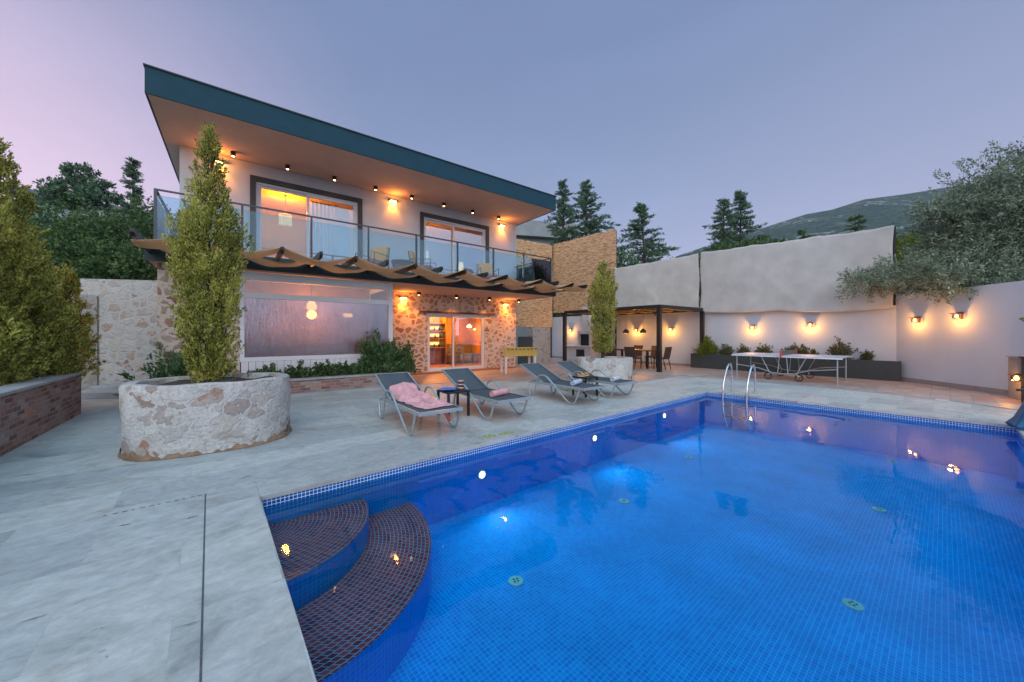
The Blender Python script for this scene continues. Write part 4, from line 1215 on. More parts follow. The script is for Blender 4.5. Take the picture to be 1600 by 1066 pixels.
# ================================================================ VEGETATION
def trunk_mb(h, r0, r1, wob=.05, n=8, seed=1, base=(0, 0, 0)):
    rr = random.Random(seed); mb = MB(); pts = []; rs = []
    for i in range(n + 1):
        f = i / n; pts.append((base[0] + rr.uniform(-wob, wob) * f, base[1] + rr.uniform(-wob, wob) * f, base[2] + h * f)); rs.append(r0 + (r1 - r0) * f)
    mb.tube(pts, rs, 8); return mb, pts

def cypress(name, label, loc, h, prof, n_cl, seed, leafsz=.045, mat='leaf_gold', z0=.25, group='golden cypresses', nl=34, leader=0):
    """prof: [(z fraction, radius)]"""
    global rng
    rng = np.random.default_rng(seed)
    t = thing(name, label, 'tree', loc, 0, group)
    mb, pts = trunk_mb(h * .9, .055, .012, .03, 8, seed)
    rr = random.Random(seed)
    zf = np.array([p[0] for p in prof]); rf = np.array([p[1] for p in prof])
    for k in range(60):
        z = h * rr.uniform(.04, .82); a = rr.uniform(0, 6.28); r = float(np.interp(z / h, zf, rf)) * .75
        mb.tube([(0, 0, z), (r * .5 * math.cos(a), r * .5 * math.sin(a), z + .12), (r * math.cos(a), r * math.sin(a), z + .3)], [.014, .009, .005], 5)
    mb.build('trunk', MT['bark'], t)
    # sample z weighted by radius
    zz = []; 
    while len(zz) < n_cl:
        f = rng.random(); 
        if rng.random() < np.interp(f, zf, rf) / rf.max(): zz.append(f)
    f = np.array(zz); a = rng.random(n_cl) * 2 * PI
    Rr = np.interp(f, zf, rf)
    lump = 1 + .20 * np.sin(3 * a + f * 11 + seed) + .17 * np.sin(5 * a - f * 21 + seed * 2) + .15 * np.sin(8 * a + f * 37) + .10 * np.sin(13 * a - f * 61)
    q = rng.random(n_cl) ** .45
    r = Rr * lump * (.25 + .75 * q)
    Cc = np.stack([r * np.cos(a), r * np.sin(a), f * h], 1)
    out = np.stack([np.cos(a), np.sin(a), np.zeros(n_cl)], 1)
    Dd = unit(out * (.25 + .45 * rng.random((n_cl, 1))) + np.array([0, 0, 1.0]) + rng.normal(size=(n_cl, 3)) * .22)
    keep = (f > z0 / h)
    # drop patches so that gaps show
    gap = np.sin(4 * a + f * 23 + seed) + np.sin(7 * a - f * 13) > 1.45
    keep &= ~(gap & (rng.random(n_cl) < .8))
    v, qd = clumps(Cc[keep], Dd[keep], nl, .17, .040, leafsz, .20, .38)
    npmesh('crown', v, qd, MT[mat], t)
    return t

# big oval planter + tree
def oval_planter(loc, ang, a, b, h, label, stain=True):
    t = thing('stone_planter', label, 'planter', loc, ang, 'oval stone planters')
    n = 64
    rr = random.Random(int(a * 1000) + int(loc[0] * 10))
    ph = [rr.uniform(0, 6.28) for _ in range(6)]
    def rad(k, z):
        an = 2 * PI * k / n
        f = 1 + .012 * math.sin(5 * an + ph[0] + z * 4) + .008 * math.sin(11 * an + ph[1] - z * 9) + .006 * math.sin(23 * an + ph[2] + z * 15)
        # super ellipse
        c, s = math.cos(an), math.sin(an); e = 2.4
        q = (abs(c) ** e + abs(s) ** e) ** (-1 / e)
        return q * f * c, q * f * s
    mb = MB(); lv = [0, .05, .12, .25, .4, .55, .7, h - .03, h - .008, h]
    vs = []; fs = []
    for li, z in enumerate(lv):
        sh = 1.0 if li < 8 else (.995 if li == 8 else .98)
        if li == 0: sh = 1.01
        for k in range(n):
            x, y = rad(k, z); vs.append((x * a * sh, y * b * sh, z))
    for sh, z in ((.86, h + .002), (.845, h - .02), (.84, h - .12)):
        for k in range(n):
            x, y = rad(k, h); vs.append((x * (a * sh - .0), y * (b * sh), z + .006 * math.sin(k * .7)))
    L = len(lv) + 3
    for i in range(L - 1):
        for k in range(n):
            l = (k + 1) % n; fs.append((i * n + k, i * n + l, (i + 1) * n + l, (i + 1) * n + k))
    mb.add(vs, fs); mb.build('masonry', MT['planter_stone'], t, smooth=True)
    if stain:
        mb = MB(); vs = []; fs = []; n2 = 240
        for li, (z, sh) in enumerate(((.004, 1.03), (.02, 1.026), (.05, 1.009))):
            for k in range(n2):
                x, y = rad(k * n / n2, 0); a_ = 2 * PI * k / n2
                w = 1 + (.45 * math.sin(3 * a_ + ph[3]) + .35 * math.sin(11 * a_ + ph[4]) + .3 * math.sin(27 * a_ + ph[5]) + .22 * math.sin(61 * a_)) * (li > 0)
                vs.append((x * a * sh, y * b * sh, max(z * w, .003 + .002 * li)))
        for i in range(2):
            for k in range(n2):
                l = (k + 1) % n2; fs.append((i * n2 + k, i * n2 + l, (i + 1) * n2 + l, (i + 1) * n2 + k))
        mb.add(vs, fs); mb.build('base_fillet', MT['stain'], t, smooth=True)
    mb = MB(); m_ = 40
    def fn(i, j):
        an = i * 2 * PI; c, s = math.cos(an), math.sin(an); q = (abs(c) ** 2.4 + abs(s) ** 2.4) ** (-1 / 2.4) * j
        return (c * q * a * .845, s * q * b * .845, h - .07 + .02 * math.sin(c * q * 9) + .015 * math.cos(s * q * 13) + .03 * (1 - j))
    mb.grid(48, 8, fn); mb.build('soil', MT['soil'], t, smooth=True)
    return t
PLA = Vector((-3.94, 4.79, 0.001))
oval_planter(PLA, R(38), .84, .66, .82, 'big round stone planter near the camera holding the tall cypress')
cypress('golden_cypress', 'tall golden cypress in the big round stone planter', (PLA.x - .12, PLA.y + .06, .74), 3.40,
        [(0, .17), (.03, .21), (.10, .24), (.22, .27), (.38, .29), (.50, .34), (.58, .36), (.65, .28), (.70, .18), (.78, .125), (.84, .10), (.90, .075), (.95, .045), (1.0, .02)], 1250, 11, .034, nl=52, z0=.02)
PLB = Vector((2.82, 11.1, 0.005))
oval_planter(PLB, R(5), .86, .5, .70, 'smaller stone planter by the pergola holding a slim cypress', stain=False)
cypress('golden_cypress', 'slim golden cypress in the smaller planter by the pergola', (PLB.x - .03, PLB.y, .62), 3.02,
        [(0, .24), (.1, .27), (.3, .30), (.5, .34), (.65, .36), (.75, .33), (.85, .2), (.93, .12), (1, .03)], 900, 12, .05, nl=30)
for i, (x, y, h, r, sd, lab) in enumerate((
        (-7.85, 5.3, 4.1, .80, 21, 'tallest golden cypress at the left edge of the picture'),
        (-7.35, 4.35, 3.0, .80, 22, 'broad golden cypress hanging over the near brick wall'),
        (-8.60, 6.3, 2.85, .55, 23, 'golden cypress in the middle of the brick bed'),
        (-8.85, 7.15, 2.2, .40, 24, 'lowest golden cypress at the far end of the brick bed'),
        (-7.95, 6.0, 1.95, .50, 25, 'bushy low golden cypress just behind the brick coping'))):
    cypress('golden_cypress', lab, (x, y, .5), h, [(0, r * .75), (.12, r), (.35, r * .95), (.6, r * .7), (.8, r * .40), (.93, r * .2), (1, .04)],
            int(2100 * h / 3.5 * r), sd, .045, z0=.02, nl=44)

def lumptree(name, label, loc, trunk_h, lumps, n_cl, seed, mat, leaf=.12, cl_len=.3, cl_rad=.12, nl=22, aspect=.3, group=None, up=.3, tr=.12, cat='tree'):
    """lumps: [(x,y,z,rx,ry,rz)] relative"""
    global rng
    rng = np.random.default_rng(seed)
    t = thing(name, label, cat, loc, 0, group)
    mb, pts = trunk_mb(trunk_h, tr, tr * .6, .06, 6, seed)
    for (x, y, z, rx, ry, rz) in lumps:
        zb = min(trunk_h, z * .8)
        mb.tube([(0, 0, zb * .7), (x * .45, y * .45, (zb * .7 + z) / 2), (x, y, z)], [tr * .5, tr * .3, tr * .12], 6)
    mb.build('trunk', MT['bark'], t)
    vol = np.array([l[3] * l[4] * l[5] for l in lumps]) ** (2 / 3); w = vol / vol.sum()
    idx = rng.choice(len(lumps), n_cl, p=w)
    Lm = np.array(lumps)[idx]
    d = unit(rng.normal(size=(n_cl, 3)))
    q = .45 + .6 * rng.random((n_cl, 1)) ** .6
    nz = 1 + .18 * np.sin(d[:, :1] * 7 + idx[:, None]) + .15 * np.sin(d[:, 2:3] * 9 + idx[:, None] * 2)
    Cc = Lm[:, :3] + d * Lm[:, 3:] * q * nz
    Dd = unit(d + np.array([0, 0, up]) + rng.normal(size=(n_cl, 3)) * .4)
    v, qd = clumps(Cc, Dd, nl, cl_len, cl_rad, leaf, aspect, .7)
    npmesh('crown', v, qd, MT[mat], t)
    return t

def conifer(label, loc, h, r, seed, mat='leaf_cedar', bare=.0, nw=26, group='conifers behind the cloth screens', lean=0.0, droop=-.15):
    global rng
    rng = np.random.default_rng(seed); rr = random.Random(seed)
    t = thing('conifer_tree', label, 'tree', loc, 0, group)
    mb = MB(); mb.tube([(lean * f ** 3, 0, h * f) for f in (0, .2, .4, .6, .8, .9, 1)], [.02 * h * (1 - .93 * f) for f in (0, .2, .4, .6, .8, .9, 1)], 7)
    Cs = []; Ds = []
    for w in range(nw):
        f = .12 + .88 * (w / nw) ** .85
        z = h * f
        rad = r * (1 - f) ** .85 * rr.uniform(.55, 1.45) + .12
        for k in range(rr.randint(3, 6)):
            a = rr.uniform(0, 6.28); ln = rad * rr.uniform(.45, 1.35)
            dz = ln * (droop + rr.uniform(-.12, .35))
            x0 = lean * f ** 3
            tip = Vector((x0 + ln * math.cos(a), ln * math.sin(a), z + dz)); base = Vector((x0, 0, z))
            mb.tube([base, base.lerp(tip, .5) + Vector((0, 0, .05)), tip], [.012 * h * .3, .01, .006], 4)
            n = max(3, int(ln / .16))
            for i in range(n):
                g = .2 + .85 * i / n
                p = base.lerp(tip, g); p.z += .06 * math.sin(g * 3)
                Cs.append((p.x + rr.uniform(-.1, .1) * ln * .6, p.y + rr.uniform(-.1, .1) * ln * .6, p.z))
                Ds.append((math.cos(a) + rr.uniform(-.6, .6), math.sin(a) + rr.uniform(-.6, .6), .1 + rr.uniform(-.3, .4)))
    mb.build('trunk', MT['bark'], t)
    v, q = clumps(np.array(Cs), unit(np.array(Ds)), 22, .30, .085, .15, .16, .5)
    npmesh('crown', v, q, MT[mat], t)

def X(px, Y): return (px - 800) / 565 * Y
conifer('slender conifer closest to the villa roof corner', (X(880, 30), 30, 0), 14.2, 3.0, 31, nw=50)
conifer('broad conifer rising behind the slanting reed screen', (X(916, 31), 31, 0), 14.6, 5.0, 32, nw=52)
conifer('conifer with bent tip above the left cloth screen', (X(1010, 26), 26, 0), 10.8, 3.6, 33, nw=48, lean=-.5)
conifer('left of the twin conifers above the long cloth screen', (X(1131, 28), 28, 0), 12.0, 3.0, 34, nw=46)
conifer('right and taller of the twin conifers above the long cloth screen', (X(1157, 29), 29, 0), 13.0, 3.4, 35, nw=48)
lumptree('leafy_tree', 'dark leafy tree between the reed screen and left cloth screen', (X(965, 24), 24, 0), 3, [(0, 0, 5.0, 2.0, 1.6, 1.6), (-1.4, 0, 6.0, 1.3, 1.2, 1.3), (1.6, 0, 4.6, 1.6, 1.2, 1.0)], 900, 41, 'leaf_dark', .16, .35, .2, group='leafy trees behind the wall')
lumptree('leafy_tree', 'green leafy tree left of the twin conifers', (X(1085, 24), 24, 0), 3, [(0, 0, 5.2, 1.8, 1.5, 1.0), (2.0, 0, 5.8, 1.6, 1.3, 1.1), (-1.0, 0, 5.0, 1.0, 1, .7)], 900, 42, 'leaf_mid', .16, .35, .2, group='leafy trees behind the wall')
lumptree('leafy_tree', 'spreading green tree below and right of the twin conifers', (X(1165, 24), 24, 0), 3, [(0, 0, 6.0, 2.1, 1.5, 1.3), (1.8, 0, 6.6, 1.5, 1.2, .9), (-1.6, 0, 6.0, 1.2, 1.2, 1.1)], 1000, 43, 'leaf_mid', .16, .35, .2, group='leafy trees behind the wall')
conifer('small yellowish conifer low against the hill', (X(1257, 26), 26, 0), 9.1, 1.9, 36, mat='leaf_mid', nw=18)
conifer('green conifer left of the olive tree, above the cloth screen', (X(1336, 26), 26, 0), 10.1, 2.4, 37, mat='leaf_mid', nw=20)
lumptree('leafy_tree', 'dark rounded tree behind the corner of the long cloth screen', (X(1420, 17), 17, 0), 3, [(0, 0, 4.9, 1.4, 1.3, 1.1), (-.9, 0, 5.2, .8, .8, .8), (1.3, 0, 5.0, 1.0, 1, 1.0)], 800, 44, 'leaf_lime', .10, .25, .14, group='leafy trees behind the wall')
# olive tree reaching over the right wall
lumptree('olive_tree', 'big silvery olive tree leaning over the right wall', (14.2, 10.2, 0), 3.0,
         [(0.0, 0, 4.6, 1.8, 1.6, 1.5), (-.8, -.2, 3.4, 1.5, 1.2, .85), (-2.0, -.4, 3.0, 1.1, .8, .58), (-2.9, .1, 3.1, .85, .7, .45), (.3, -.4, 5.7, 1.3, 1.1, .95), (-1.0, 0, 4.4, 1.1, 1.0, .9), (1.5, -.8, 4.2, 1.6, 1.4, 1.5), (.0, -1.5, 3.2, 1.3, 1.0, .7), (-1.6, -1.1, 2.8, .9, .7, .42), (-1.8, .2, 5.0, .7, .6, .32), (.7, -1.8, 4.6, 1.2, 1.0, 1.0), (-.6, -1.3, 2.7, 1.0, .7, .38), (-2.6, -.8, 2.72, .8, .6, .34), (-3.3, .9, 2.95, .6, .5, .32), (-1.9, -1.5, 2.5, .6, .5, .22)],
         5000, 51, 'leaf_olive', .085, .42, .10, nl=30, aspect=.17, up=.05, tr=.2)
# left background trees
bgt = [
    ('leafy_tree', 'dark leafy tree behind the golden cypresses, below the spreading pine', 95, 20, [(0, 0, 6.2, 2.5, 2, 2.2), (2.4, 0, 5.2, 2.0, 1.6, 1.8), (-2.2, 0, 6.4, 1.6, 1.5, 2.0)], 'leaf_dark', 61),
    ('leafy_tree', 'dark tree with pointed top left of the balcony', 195, 19, [(0, 0, 5.6, 2.0, 1.6, 2.0), (-1.8, 0, 5.0, 1.5, 1.4, 1.6), (1.6, 0, 5.0, 1.4, 1.3, 1.6)], 'leaf_dark', 62),
    ('leafy_tree', 'bright green tree touching the balcony glass', 232, 15, [(0, 0, 4.9, 1.3, 1.1, 1.5), (-.7, 0, 3.9, 1.2, 1, 1.0), (.7, .3, 4.2, 1, 1, 1.2)], 'leaf_mid', 63),
    ('leafy_tree', 'low bright green tree above the tall stone wall', 185, 13, [(0, 0, 3.5, 1.4, 1, .8), (1.3, 0, 3.6, 1.0, .9, .8), (-1.2, 0, 3.9, 1.0, .9, .9)], 'leaf_mid', 64),
    ('leafy_tree', 'feathery green tree between the cypresses and the stone wall', 135, 14, [(0, 0, 4.3, 1.3, 1, 1.3), (-1.2, 0, 4.2, 1.0, .9, 1.2)], 'leaf_mid', 65),
]
for nm, lab, px, Y, lumps, mt, sd in bgt:
    lumptree(nm, lab, (X(px, Y), Y, 0), 3.5, lumps, 1100, sd, mt, .14 if Y > 16 else .11, .34, .18, group='trees behind the left wall')
conifer('thin poplar-like tree standing above the left treeline', (X(208, 24), 24, 0), 13.0, 1.0, 38, mat='leaf_cedar', nw=40, group='trees behind the left wall', droop=.7)
lumptree('pine_tree', 'spreading flat topped tree against the pink sky', (X(115, 22), 22, 0), 8.5, [(0, 0, 10.2, 1.1, .9, .45), (-.9, 0, 9.6, .9, .8, .35), (1.4, 0, 9.7, 1.0, .8, .3), (.4, 0, 11.2, .7, .6, .35), (1.9, 0, 10.4, .5, .5, .2)], 420, 66, 'leaf_cedar', .15, .32, .15, group='trees behind the left wall')

# far buildings
t = thing('hillside_house', 'low hillside house with long grey blue roof behind the left trees', 'house', (X(120, 34), 34, 0), R(12))
mb = MB(); mb.box(-7, 5, 0, 6, 0, 13.2); mb.build('wall', MT['far_wall'], t)
mb = MB(); mb.add([(-8, -.5, 15.4), (6, -.5, 13.2), (6, 7, 13.2), (-8, 7, 15.4), (-8, -.5, 15.0), (6, -.5, 12.8), (6, 7, 12.8), (-8, 7, 15.0)], [(0, 1, 2, 3), (7, 6, 5, 4), (0, 4, 5, 1), (1, 5, 6, 2), (2, 6, 7, 3), (3, 7, 4, 0)]); mb.build('roof', MT['roof_tile_far'], t)
for x in (-5, -2, 1, 3.2):
    mb = MB(); mb.box(x - .6, x + .6, -.05, -.01, 11.2, 12.5); mb.build('window', MT['far_glass'], t)
t = thing('concrete_house', 'flat roofed grey house beyond the reed screen', 'house', (X(835, 38), 38, 0), R(14))
mb = MB(); mb.box(-6, 4.5, 0, 8, 0, 10.8); mb.build('wall', MT['far_wall'], t)
mb = MB(); mb.box(-6.4, 5.0, -.6, 8.4, 11.6, 13.2); mb.box(-5.8, 4.2, .2, 8, 10.8, 11.6); mb.build('roof', MT['far_wall'], t)
for x in (-3.8, -1.6, .6, 2.8):
    f = MB(); f.box(x - .75, x + .75, -.06, -.01, 9.0, 11.0); w_ = f.build('window_frame', MT['pvc'], t)
    mb = MB(); mb.box(x - .65, x + .65, -.08, -.065, 9.1, 10.5); mb.build('pane', MT['far_glass'], w_)

# plants in beds
def shrub(label, loc, rx, rz, n, seed, mat, leaf=.06, nl=18, aspect=.3, cl=.16, up=.6, group=None, flowers=0, name='shrub', cat='shrub', inner=.4):
    global rng
    rng = np.random.default_rng(seed)
    t = thing(name, label, cat, loc, 0, group)
    rr = random.Random(seed); mb = MB()
    for k in range(9):
        a = rr.uniform(0, 6.28); r = rx * rr.uniform(.3, .9)
        mb.tube([(0, 0, 0), (r * .4 * math.cos(a), r * .4 * math.sin(a), rz * .5), (r * math.cos(a), r * math.sin(a), rz * rr.uniform(.9, 1.6))], [.012, .008, .004], 5)
    mb.build('stem', MT['bark'], t)
    d = unit(rng.normal(size=(n, 3))); d[:, 2] = np.abs(d[:, 2]) * 1.0 - .12
    q = inner + (1 - inner) * rng.random((n, 1)) ** .6
    nz = 1 + .28 * np.sin(d[:, :1] * 6 + seed) + .2 * np.sin(d[:, 1:2] * 8)
    Cc = d * np.array([rx, rx * .8, rz * 1.7]) * q * nz + np.array([0, 0, .06])
    v, qd = clumps(Cc, unit(d * .8 + np.array([0, 0, up]) + rng.normal(size=(n, 3)) * .25), nl, cl, cl * .3, leaf, aspect, .5)
    npmesh('foliage', v, qd, MT[mat], t)
    for k in range(flowers):
        a = rr.uniform(0, 6.28); r = rx * rr.uniform(.2, 1.0)
        mb = MB(); c_ = Vector((r * math.cos(a) - rx * .4, r * math.sin(a) * .5 - .05, rz * rr.uniform(1.1, 1.75)))
        for j in range(7):
            b_ = j * .9; m = Matrix.Translation(c_) @ Matrix.Rotation(b_, 4, 'Z') @ Matrix.Rotation(R(35), 4, 'X')
            mb.add([m @ Vector(p) for p in ((0, 0, 0), (.022, .03, .01), (0, .055, .02), (-.022, .03, .01))], [(0, 1, 2, 3)])
        mb.build('flower', MT['flower'], t)
    return t
p = bedpt(1104); shrub('round lime green bush at the left end of the charcoal bed', p, .36, .34, 240, 71, 'leaf_lime', .09, 18, .12, .2, .8, 'plants in the charcoal bed')
for i, (px, rx, rz, fl, lab) in enumerate((
        (1134, .24, .22, 0, 'small rose bush next to the lime green bush'), (1162, .22, .20, 0, 'low rose bush above the left end of the games table'),
        (1194, .24, .22, 0, 'rose bush below the left wall lantern'), (1237, .26, .22, 0, 'rose bush just right of the table net'),
        (1252, .24, .22, 0, 'rose bush second to the right of the table net'), (1272, .12, .10, 0, 'very low sprig in the charcoal bed'),
        (1315, .38, .32, 7, 'tallest rose bush with pink blooms in the charcoal bed'), (1354, .12, .16, 0, 'small reddish plant at the right end of the charcoal bed'))):
    p = bedpt(px); shrub(lab, p, rx, rz, int(420 * rx), 72 + i, 'leaf_rose', .05, 12, .34, .14, .7, 'plants in the charcoal bed', fl, 'rose_bush', 'bush')
p = Hw(3.0, 9.85, .34); shrub('dense dark green oleander bush at the corner of the brick planter', p, .50, .52, 420, 91, 'leaf_dark', .085, 16, .18, .2, .9, None, cat='bush')
p = Hw(3.55, 9.86, .34); shrub('second oleander bush leaning over the end of the brick planter', p, .42, .42, 300, 92, 'leaf_mid', .085, 16, .18, .2, .9, None, cat='bush')
for i, (s_, rx, rz, lab) in enumerate(((.5, .34, .15, 'low green ground plant left in the brick planter'), (1.15, .36, .16, 'low green ground plant second in the brick planter'),
                                (1.75, .32, .19, 'low green ground plant in the middle of the brick planter'), (2.25, .24, .15, 'low green ground plant beside the oleander'))):
    shrub(lab, Hw(s_, 9.85, .32), rx, rz, 150, 95 + i, 'leaf_mid', .05, 16, .3, .1, .6, 'low plants in the brick planter', cat='plant')
shrub('dark green shrub left of the big round planter, against the stone', Hw(-.95, 9.75, .0), .55, .62, 260, 99, 'leaf_dark', .10, 14, .16, .24, .5, None, cat='shrub')
# frond at the right edge
t = thing('araucaria_plant', 'bright green conifer fronds reaching in from the right edge', 'plant', (11.15, 7.15, .9), 0)
rng = np.random.default_rng(5)
mb = MB(); mb.tube([(0, 0, 0), (.02, 0, 1.3)], [.03, .01], 6); Cs = []; Ds = []
for k in range(14):
    a = PI + (k - 7) * .45 if k else PI; z = .35 + .07 * k if k else .62; ln = .55 + .15 * math.sin(k * 2.1)
    tip = Vector((math.cos(a) * ln, math.sin(a) * ln, z + .22)); b_ = Vector((0, 0, z))
    mb.tube([b_, b_.lerp(tip, .5) - Vector((0, 0, .06)), tip], [.01, .007, .004], 5)
    for i in range(16):
        g = .1 + .9 * i / 16; p = b_.lerp(tip, g); p.z -= .06 * math.sin(PI * g); Cs.append(p[:]); Ds.append(tuple((tip - b_).normalized()))
mb.build('stem', MT['bark'], t)
v, q = clumps(np.array(Cs), np.array(Ds), 22, .07, .03, .045, .2, .8); npmesh('foliage', v, q, MT['leaf_lime'], t)

# ================================================================ OBJECTS ON THE DECK
NDIR = math.atan2(-.7955, .606)
MT['lounger_frame'] = MT['alu']
def make_lounger():
    t = empty('sun_lounger')
    # local: origin on the ground midway between the foot legs, +x towards the foot, head at negative x
    fr = MB()
    for y in (-.32, .32):
        fr.beam((-1.02, y, .33), (.30, y, .33), .028, .05)
    fr.beam((.30, -.334, .33), (.30, .334, .33), .028, .05); fr.beam((-1.30, -.30, .33), (-1.30, .30, .33), .02, .03)
    for y in (-.32, .32): fr.beam((-1.02, y, .33), (-1.32, y, .31), .026, .045)
    fr.build('seat_frame', MT['alu'], t, bevel=.004)
    for y in (-.345, .345):
        def arc(pts, n=5):
            out = []
            P = [Vector(p) for p in pts]
            for i in range(len(P) - 1):
                p0 = P[max(i - 1, 0)]; p1 = P[i]; p2 = P[i + 1]; p3 = P[min(i + 2, len(P) - 1)]
                for k in range(n):
                    s = k / n
                    out.append(.5 * ((2 * p1) + (-p0 + p2) * s + (2 * p0 - 5 * p1 + 4 * p2 - p3) * s * s + (-p0 + 3 * p1 - 3 * p2 + p3) * s ** 3))
            out.append(P[-1]); return out
        pts = [(-1.34, y, .33), (-1.33, y, .22), (-1.29, y, .06), (-1.22, y, .016), (-1.15, y, .07), (-1.08, y, .26), (-1.03, y, .42), (-.93, y, .50), (-.76, y, .50), (-.62, y, .42),
               (-.34, y, .22), (-.12, y, .06), (-.01, y, .016), (.09, y, .05), (.16, y, .18), (.22, y, .33)]
        mb = MB(); mb.tube(arc(pts), .017, 8); mb.build('leg_tube', MT['alu'], t, smooth=True)
    # sling seat
    mb = MB(); mb.grid(14, 4, lambda i, j: (-.90 + 1.19 * i, -.305 + .61 * j, .352 - .018 * math.sin(PI * j) * math.sin(PI * i)))
    mb.build('sling_seat', MT['mesh_fabric'], t, solid=.006, smooth=True)
    hx, hz, tx, tz = -.90, .345, -1.70, .68
    mb = MB(); mb.grid(10, 4, lambda i, j: (hx + (tx - hx) * i, -.285 + .57 * j, hz + .012 + (tz - hz) * i - .02 * math.sin(PI * j) * math.sin(PI * i)))
    mb.build('backrest', MT['mesh_fabric'], t, solid=.006, smooth=True)
    mb = MB()
    for y in (-.295, .295): mb.beam((hx, y, hz), (tx, y, tz), .026, .035)
    mb.beam((tx, -.30, tz), (tx, .30, tz), .026, .035)
    mb.tube([(-1.30, -.2, .33), (-1.42, -.2, .555)], .01, 6); mb.tube([(-1.30, .2, .33), (-1.42, .2, .555)], .01, 6)
    mb.build('backrest_frame', MT['alu'], t)
    return t
proto = make_lounger()
LPOS = [((-1.16, 5.25), 'grey sun lounger covered by the crumpled pink towel'), ((-.14, 6.12), 'grey sun lounger with the rolled pink towel'),
        ((1.46, 7.45), 'grey sun lounger with the pale blue towel, third from the left'), ((2.38, 8.2), 'grey sun lounger farthest right, in front of the smaller planter')]
for i, ((x, y), lab) in enumerate(LPOS):
    o = proto if i == 0 else copy_tree(proto)
    o.location = (x, y, .001); o.rotation_euler = (0, 0, NDIR)
    tag(o, lab, 'sun lounger', 'grey sun loungers')
def L2W(i, x, y, z):
    c, s = math.cos(NDIR), math.sin(NDIR); bx, by = LPOS[i][0]
    return Vector((bx + x * c - y * s, by + x * s + y * c, z))

# crumpled towel
from mathutils import noise as mn
def crumple():
    t = MB(); nx, ny = 120, 64
    def fn(i, j):
        p = Vector((i * 3.2, j * 1.5, 0.3))
        w = Vector((mn.noise(p * 1.3), mn.noise(p * 1.3 + Vector((9, 2, 1))), 0)) * .6
        q = p * 2.1 + w
        ridge = sum((1 - abs(mn.noise(q * k + Vector((k * 3, 0, 0))) * 2.2)) / k for k in (1.0, 1.9, 3.7)) / 1.8
        x = -1.06 + 1.20 * i + .05 * mn.noise(q * .9); y = -.25 + .50 * j + .10 * i - .03 + .05 * mn.noise(q + Vector((4, 4, 4)))
        e = min(1, 7 * min(j, 1 - j, i + .04, (1 - i) + .01))
        bulge = math.exp(-((i - .14) / .20) ** 2) * .12 * math.sin(PI * j) ** .6
        z = .362 + bulge + max(0, ridge - .25) * .12 * (1 - .45 * i) * max(e, .12)
        if i < .12: z += (.12 - i) * 1.3
        return (x, y, z)
    t.grid(nx, ny, fn)
    o = t.build('pink_towel', MT['fabric_pink'], None, (*LPOS[0][0], 0), NDIR, smooth=False, solid=.006)
    o.data.polygons.foreach_set('use_smooth', [True] * len(o.data.polygons))
    tag(o, 'crumpled pink towel spread over the nearest sun lounger', 'towel')
crumple()
def roll(i, x, rz, mat, label, r=.055, ln=.40, name='rolled_towel'):
    mb = MB()
    # spiral roll
    n = 46; vs = []; fs = []
    for k in range(n + 1):
        a = k / n * 2 * PI * 3.2; rad = .012 + (r - .012) * k / n
        for e in (-.5, -.25, 0, .25, .5):
            vs.append((math.cos(a) * rad, e * ln, r + math.sin(a) * rad * (1 - .04 * math.cos(e * 9)) + .004 * math.sin(e * 14 + k)))
    for k in range(n):
        for e in range(4): fs.append((k * 5 + e, k * 5 + e + 1, (k + 1) * 5 + e + 1, (k + 1) * 5 + e))
    mb.add(vs, fs)
    p = L2W(i, x, 0.02, .345)
    o = mb.build(name, MT[mat], None, p, NDIR + rz, solid=.008); o.data.polygons.foreach_set('use_smooth', [True] * len(o.data.polygons))
    tag(o, label, 'towel', 'rolled towels on loungers')
roll(1, -.15, R(12), 'fabric_pink', 'rolled pink towel on the second lounger')
roll(2, -.20, R(20), 'fabric_blue', 'pale blue folded towel on the third lounger')
roll(3, -.05, R(15), 'fabric_white', 'whitish towel on the rightmost lounger')

def side_tbl(c, rz, label):
    t = thing('side_table', label, 'side table', (c[0], c[1], .001), rz, 'black side tables')
    mb = MB(); mb.box(-.215, .215, -.215, .215, .41, .44); mb.build('table_top', MT['metal_dark'], t, bevel=.004)
    for x in (-.19, .19):
        for y in (-.19, .19):
            mb = MB(); mb.box(x - .018, x + .018, y - .018, y + .018, 0, .41); mb.build('leg', MT['metal_dark'], t)
T1 = (-1.02, 6.28); T2 = (1.68, 8.32)
side_tbl(T1, NDIR, 'black side table between the two left loungers'); side_tbl(T2, NDIR, 'black side table between the two right loungers')
mb = MB(); mb.lathe([(.06, 0), (.10, .012), (.14, .035), (.135, .04), (.08, .03), (.0001, .028)], 24, sx=1.15); tag(mb.build('blue_dish', MT['blue_plate'], None, (-1.10, 6.17, .442), 0, smooth=True), 'bright blue dish on the left side table', 'dish')
t = thing('candle_lantern', 'brown banded glass candle holder on the left side table', 'candle holder', (-.89, 6.28, .442), 0)
mb = MB(); mb.lathe([(.045, 0), (.048, .05), (.05, .12), (.048, .18)], 16); mb.build('glass_cup', MT['brown_glass'], t, smooth=True)
mb = MB()
for z in (.03, .09, .15): mb.lathe([(.049, z), (.053, z + .008), (.049, z + .016)], 16)
mb.build('band', MT['white_lam'], t)
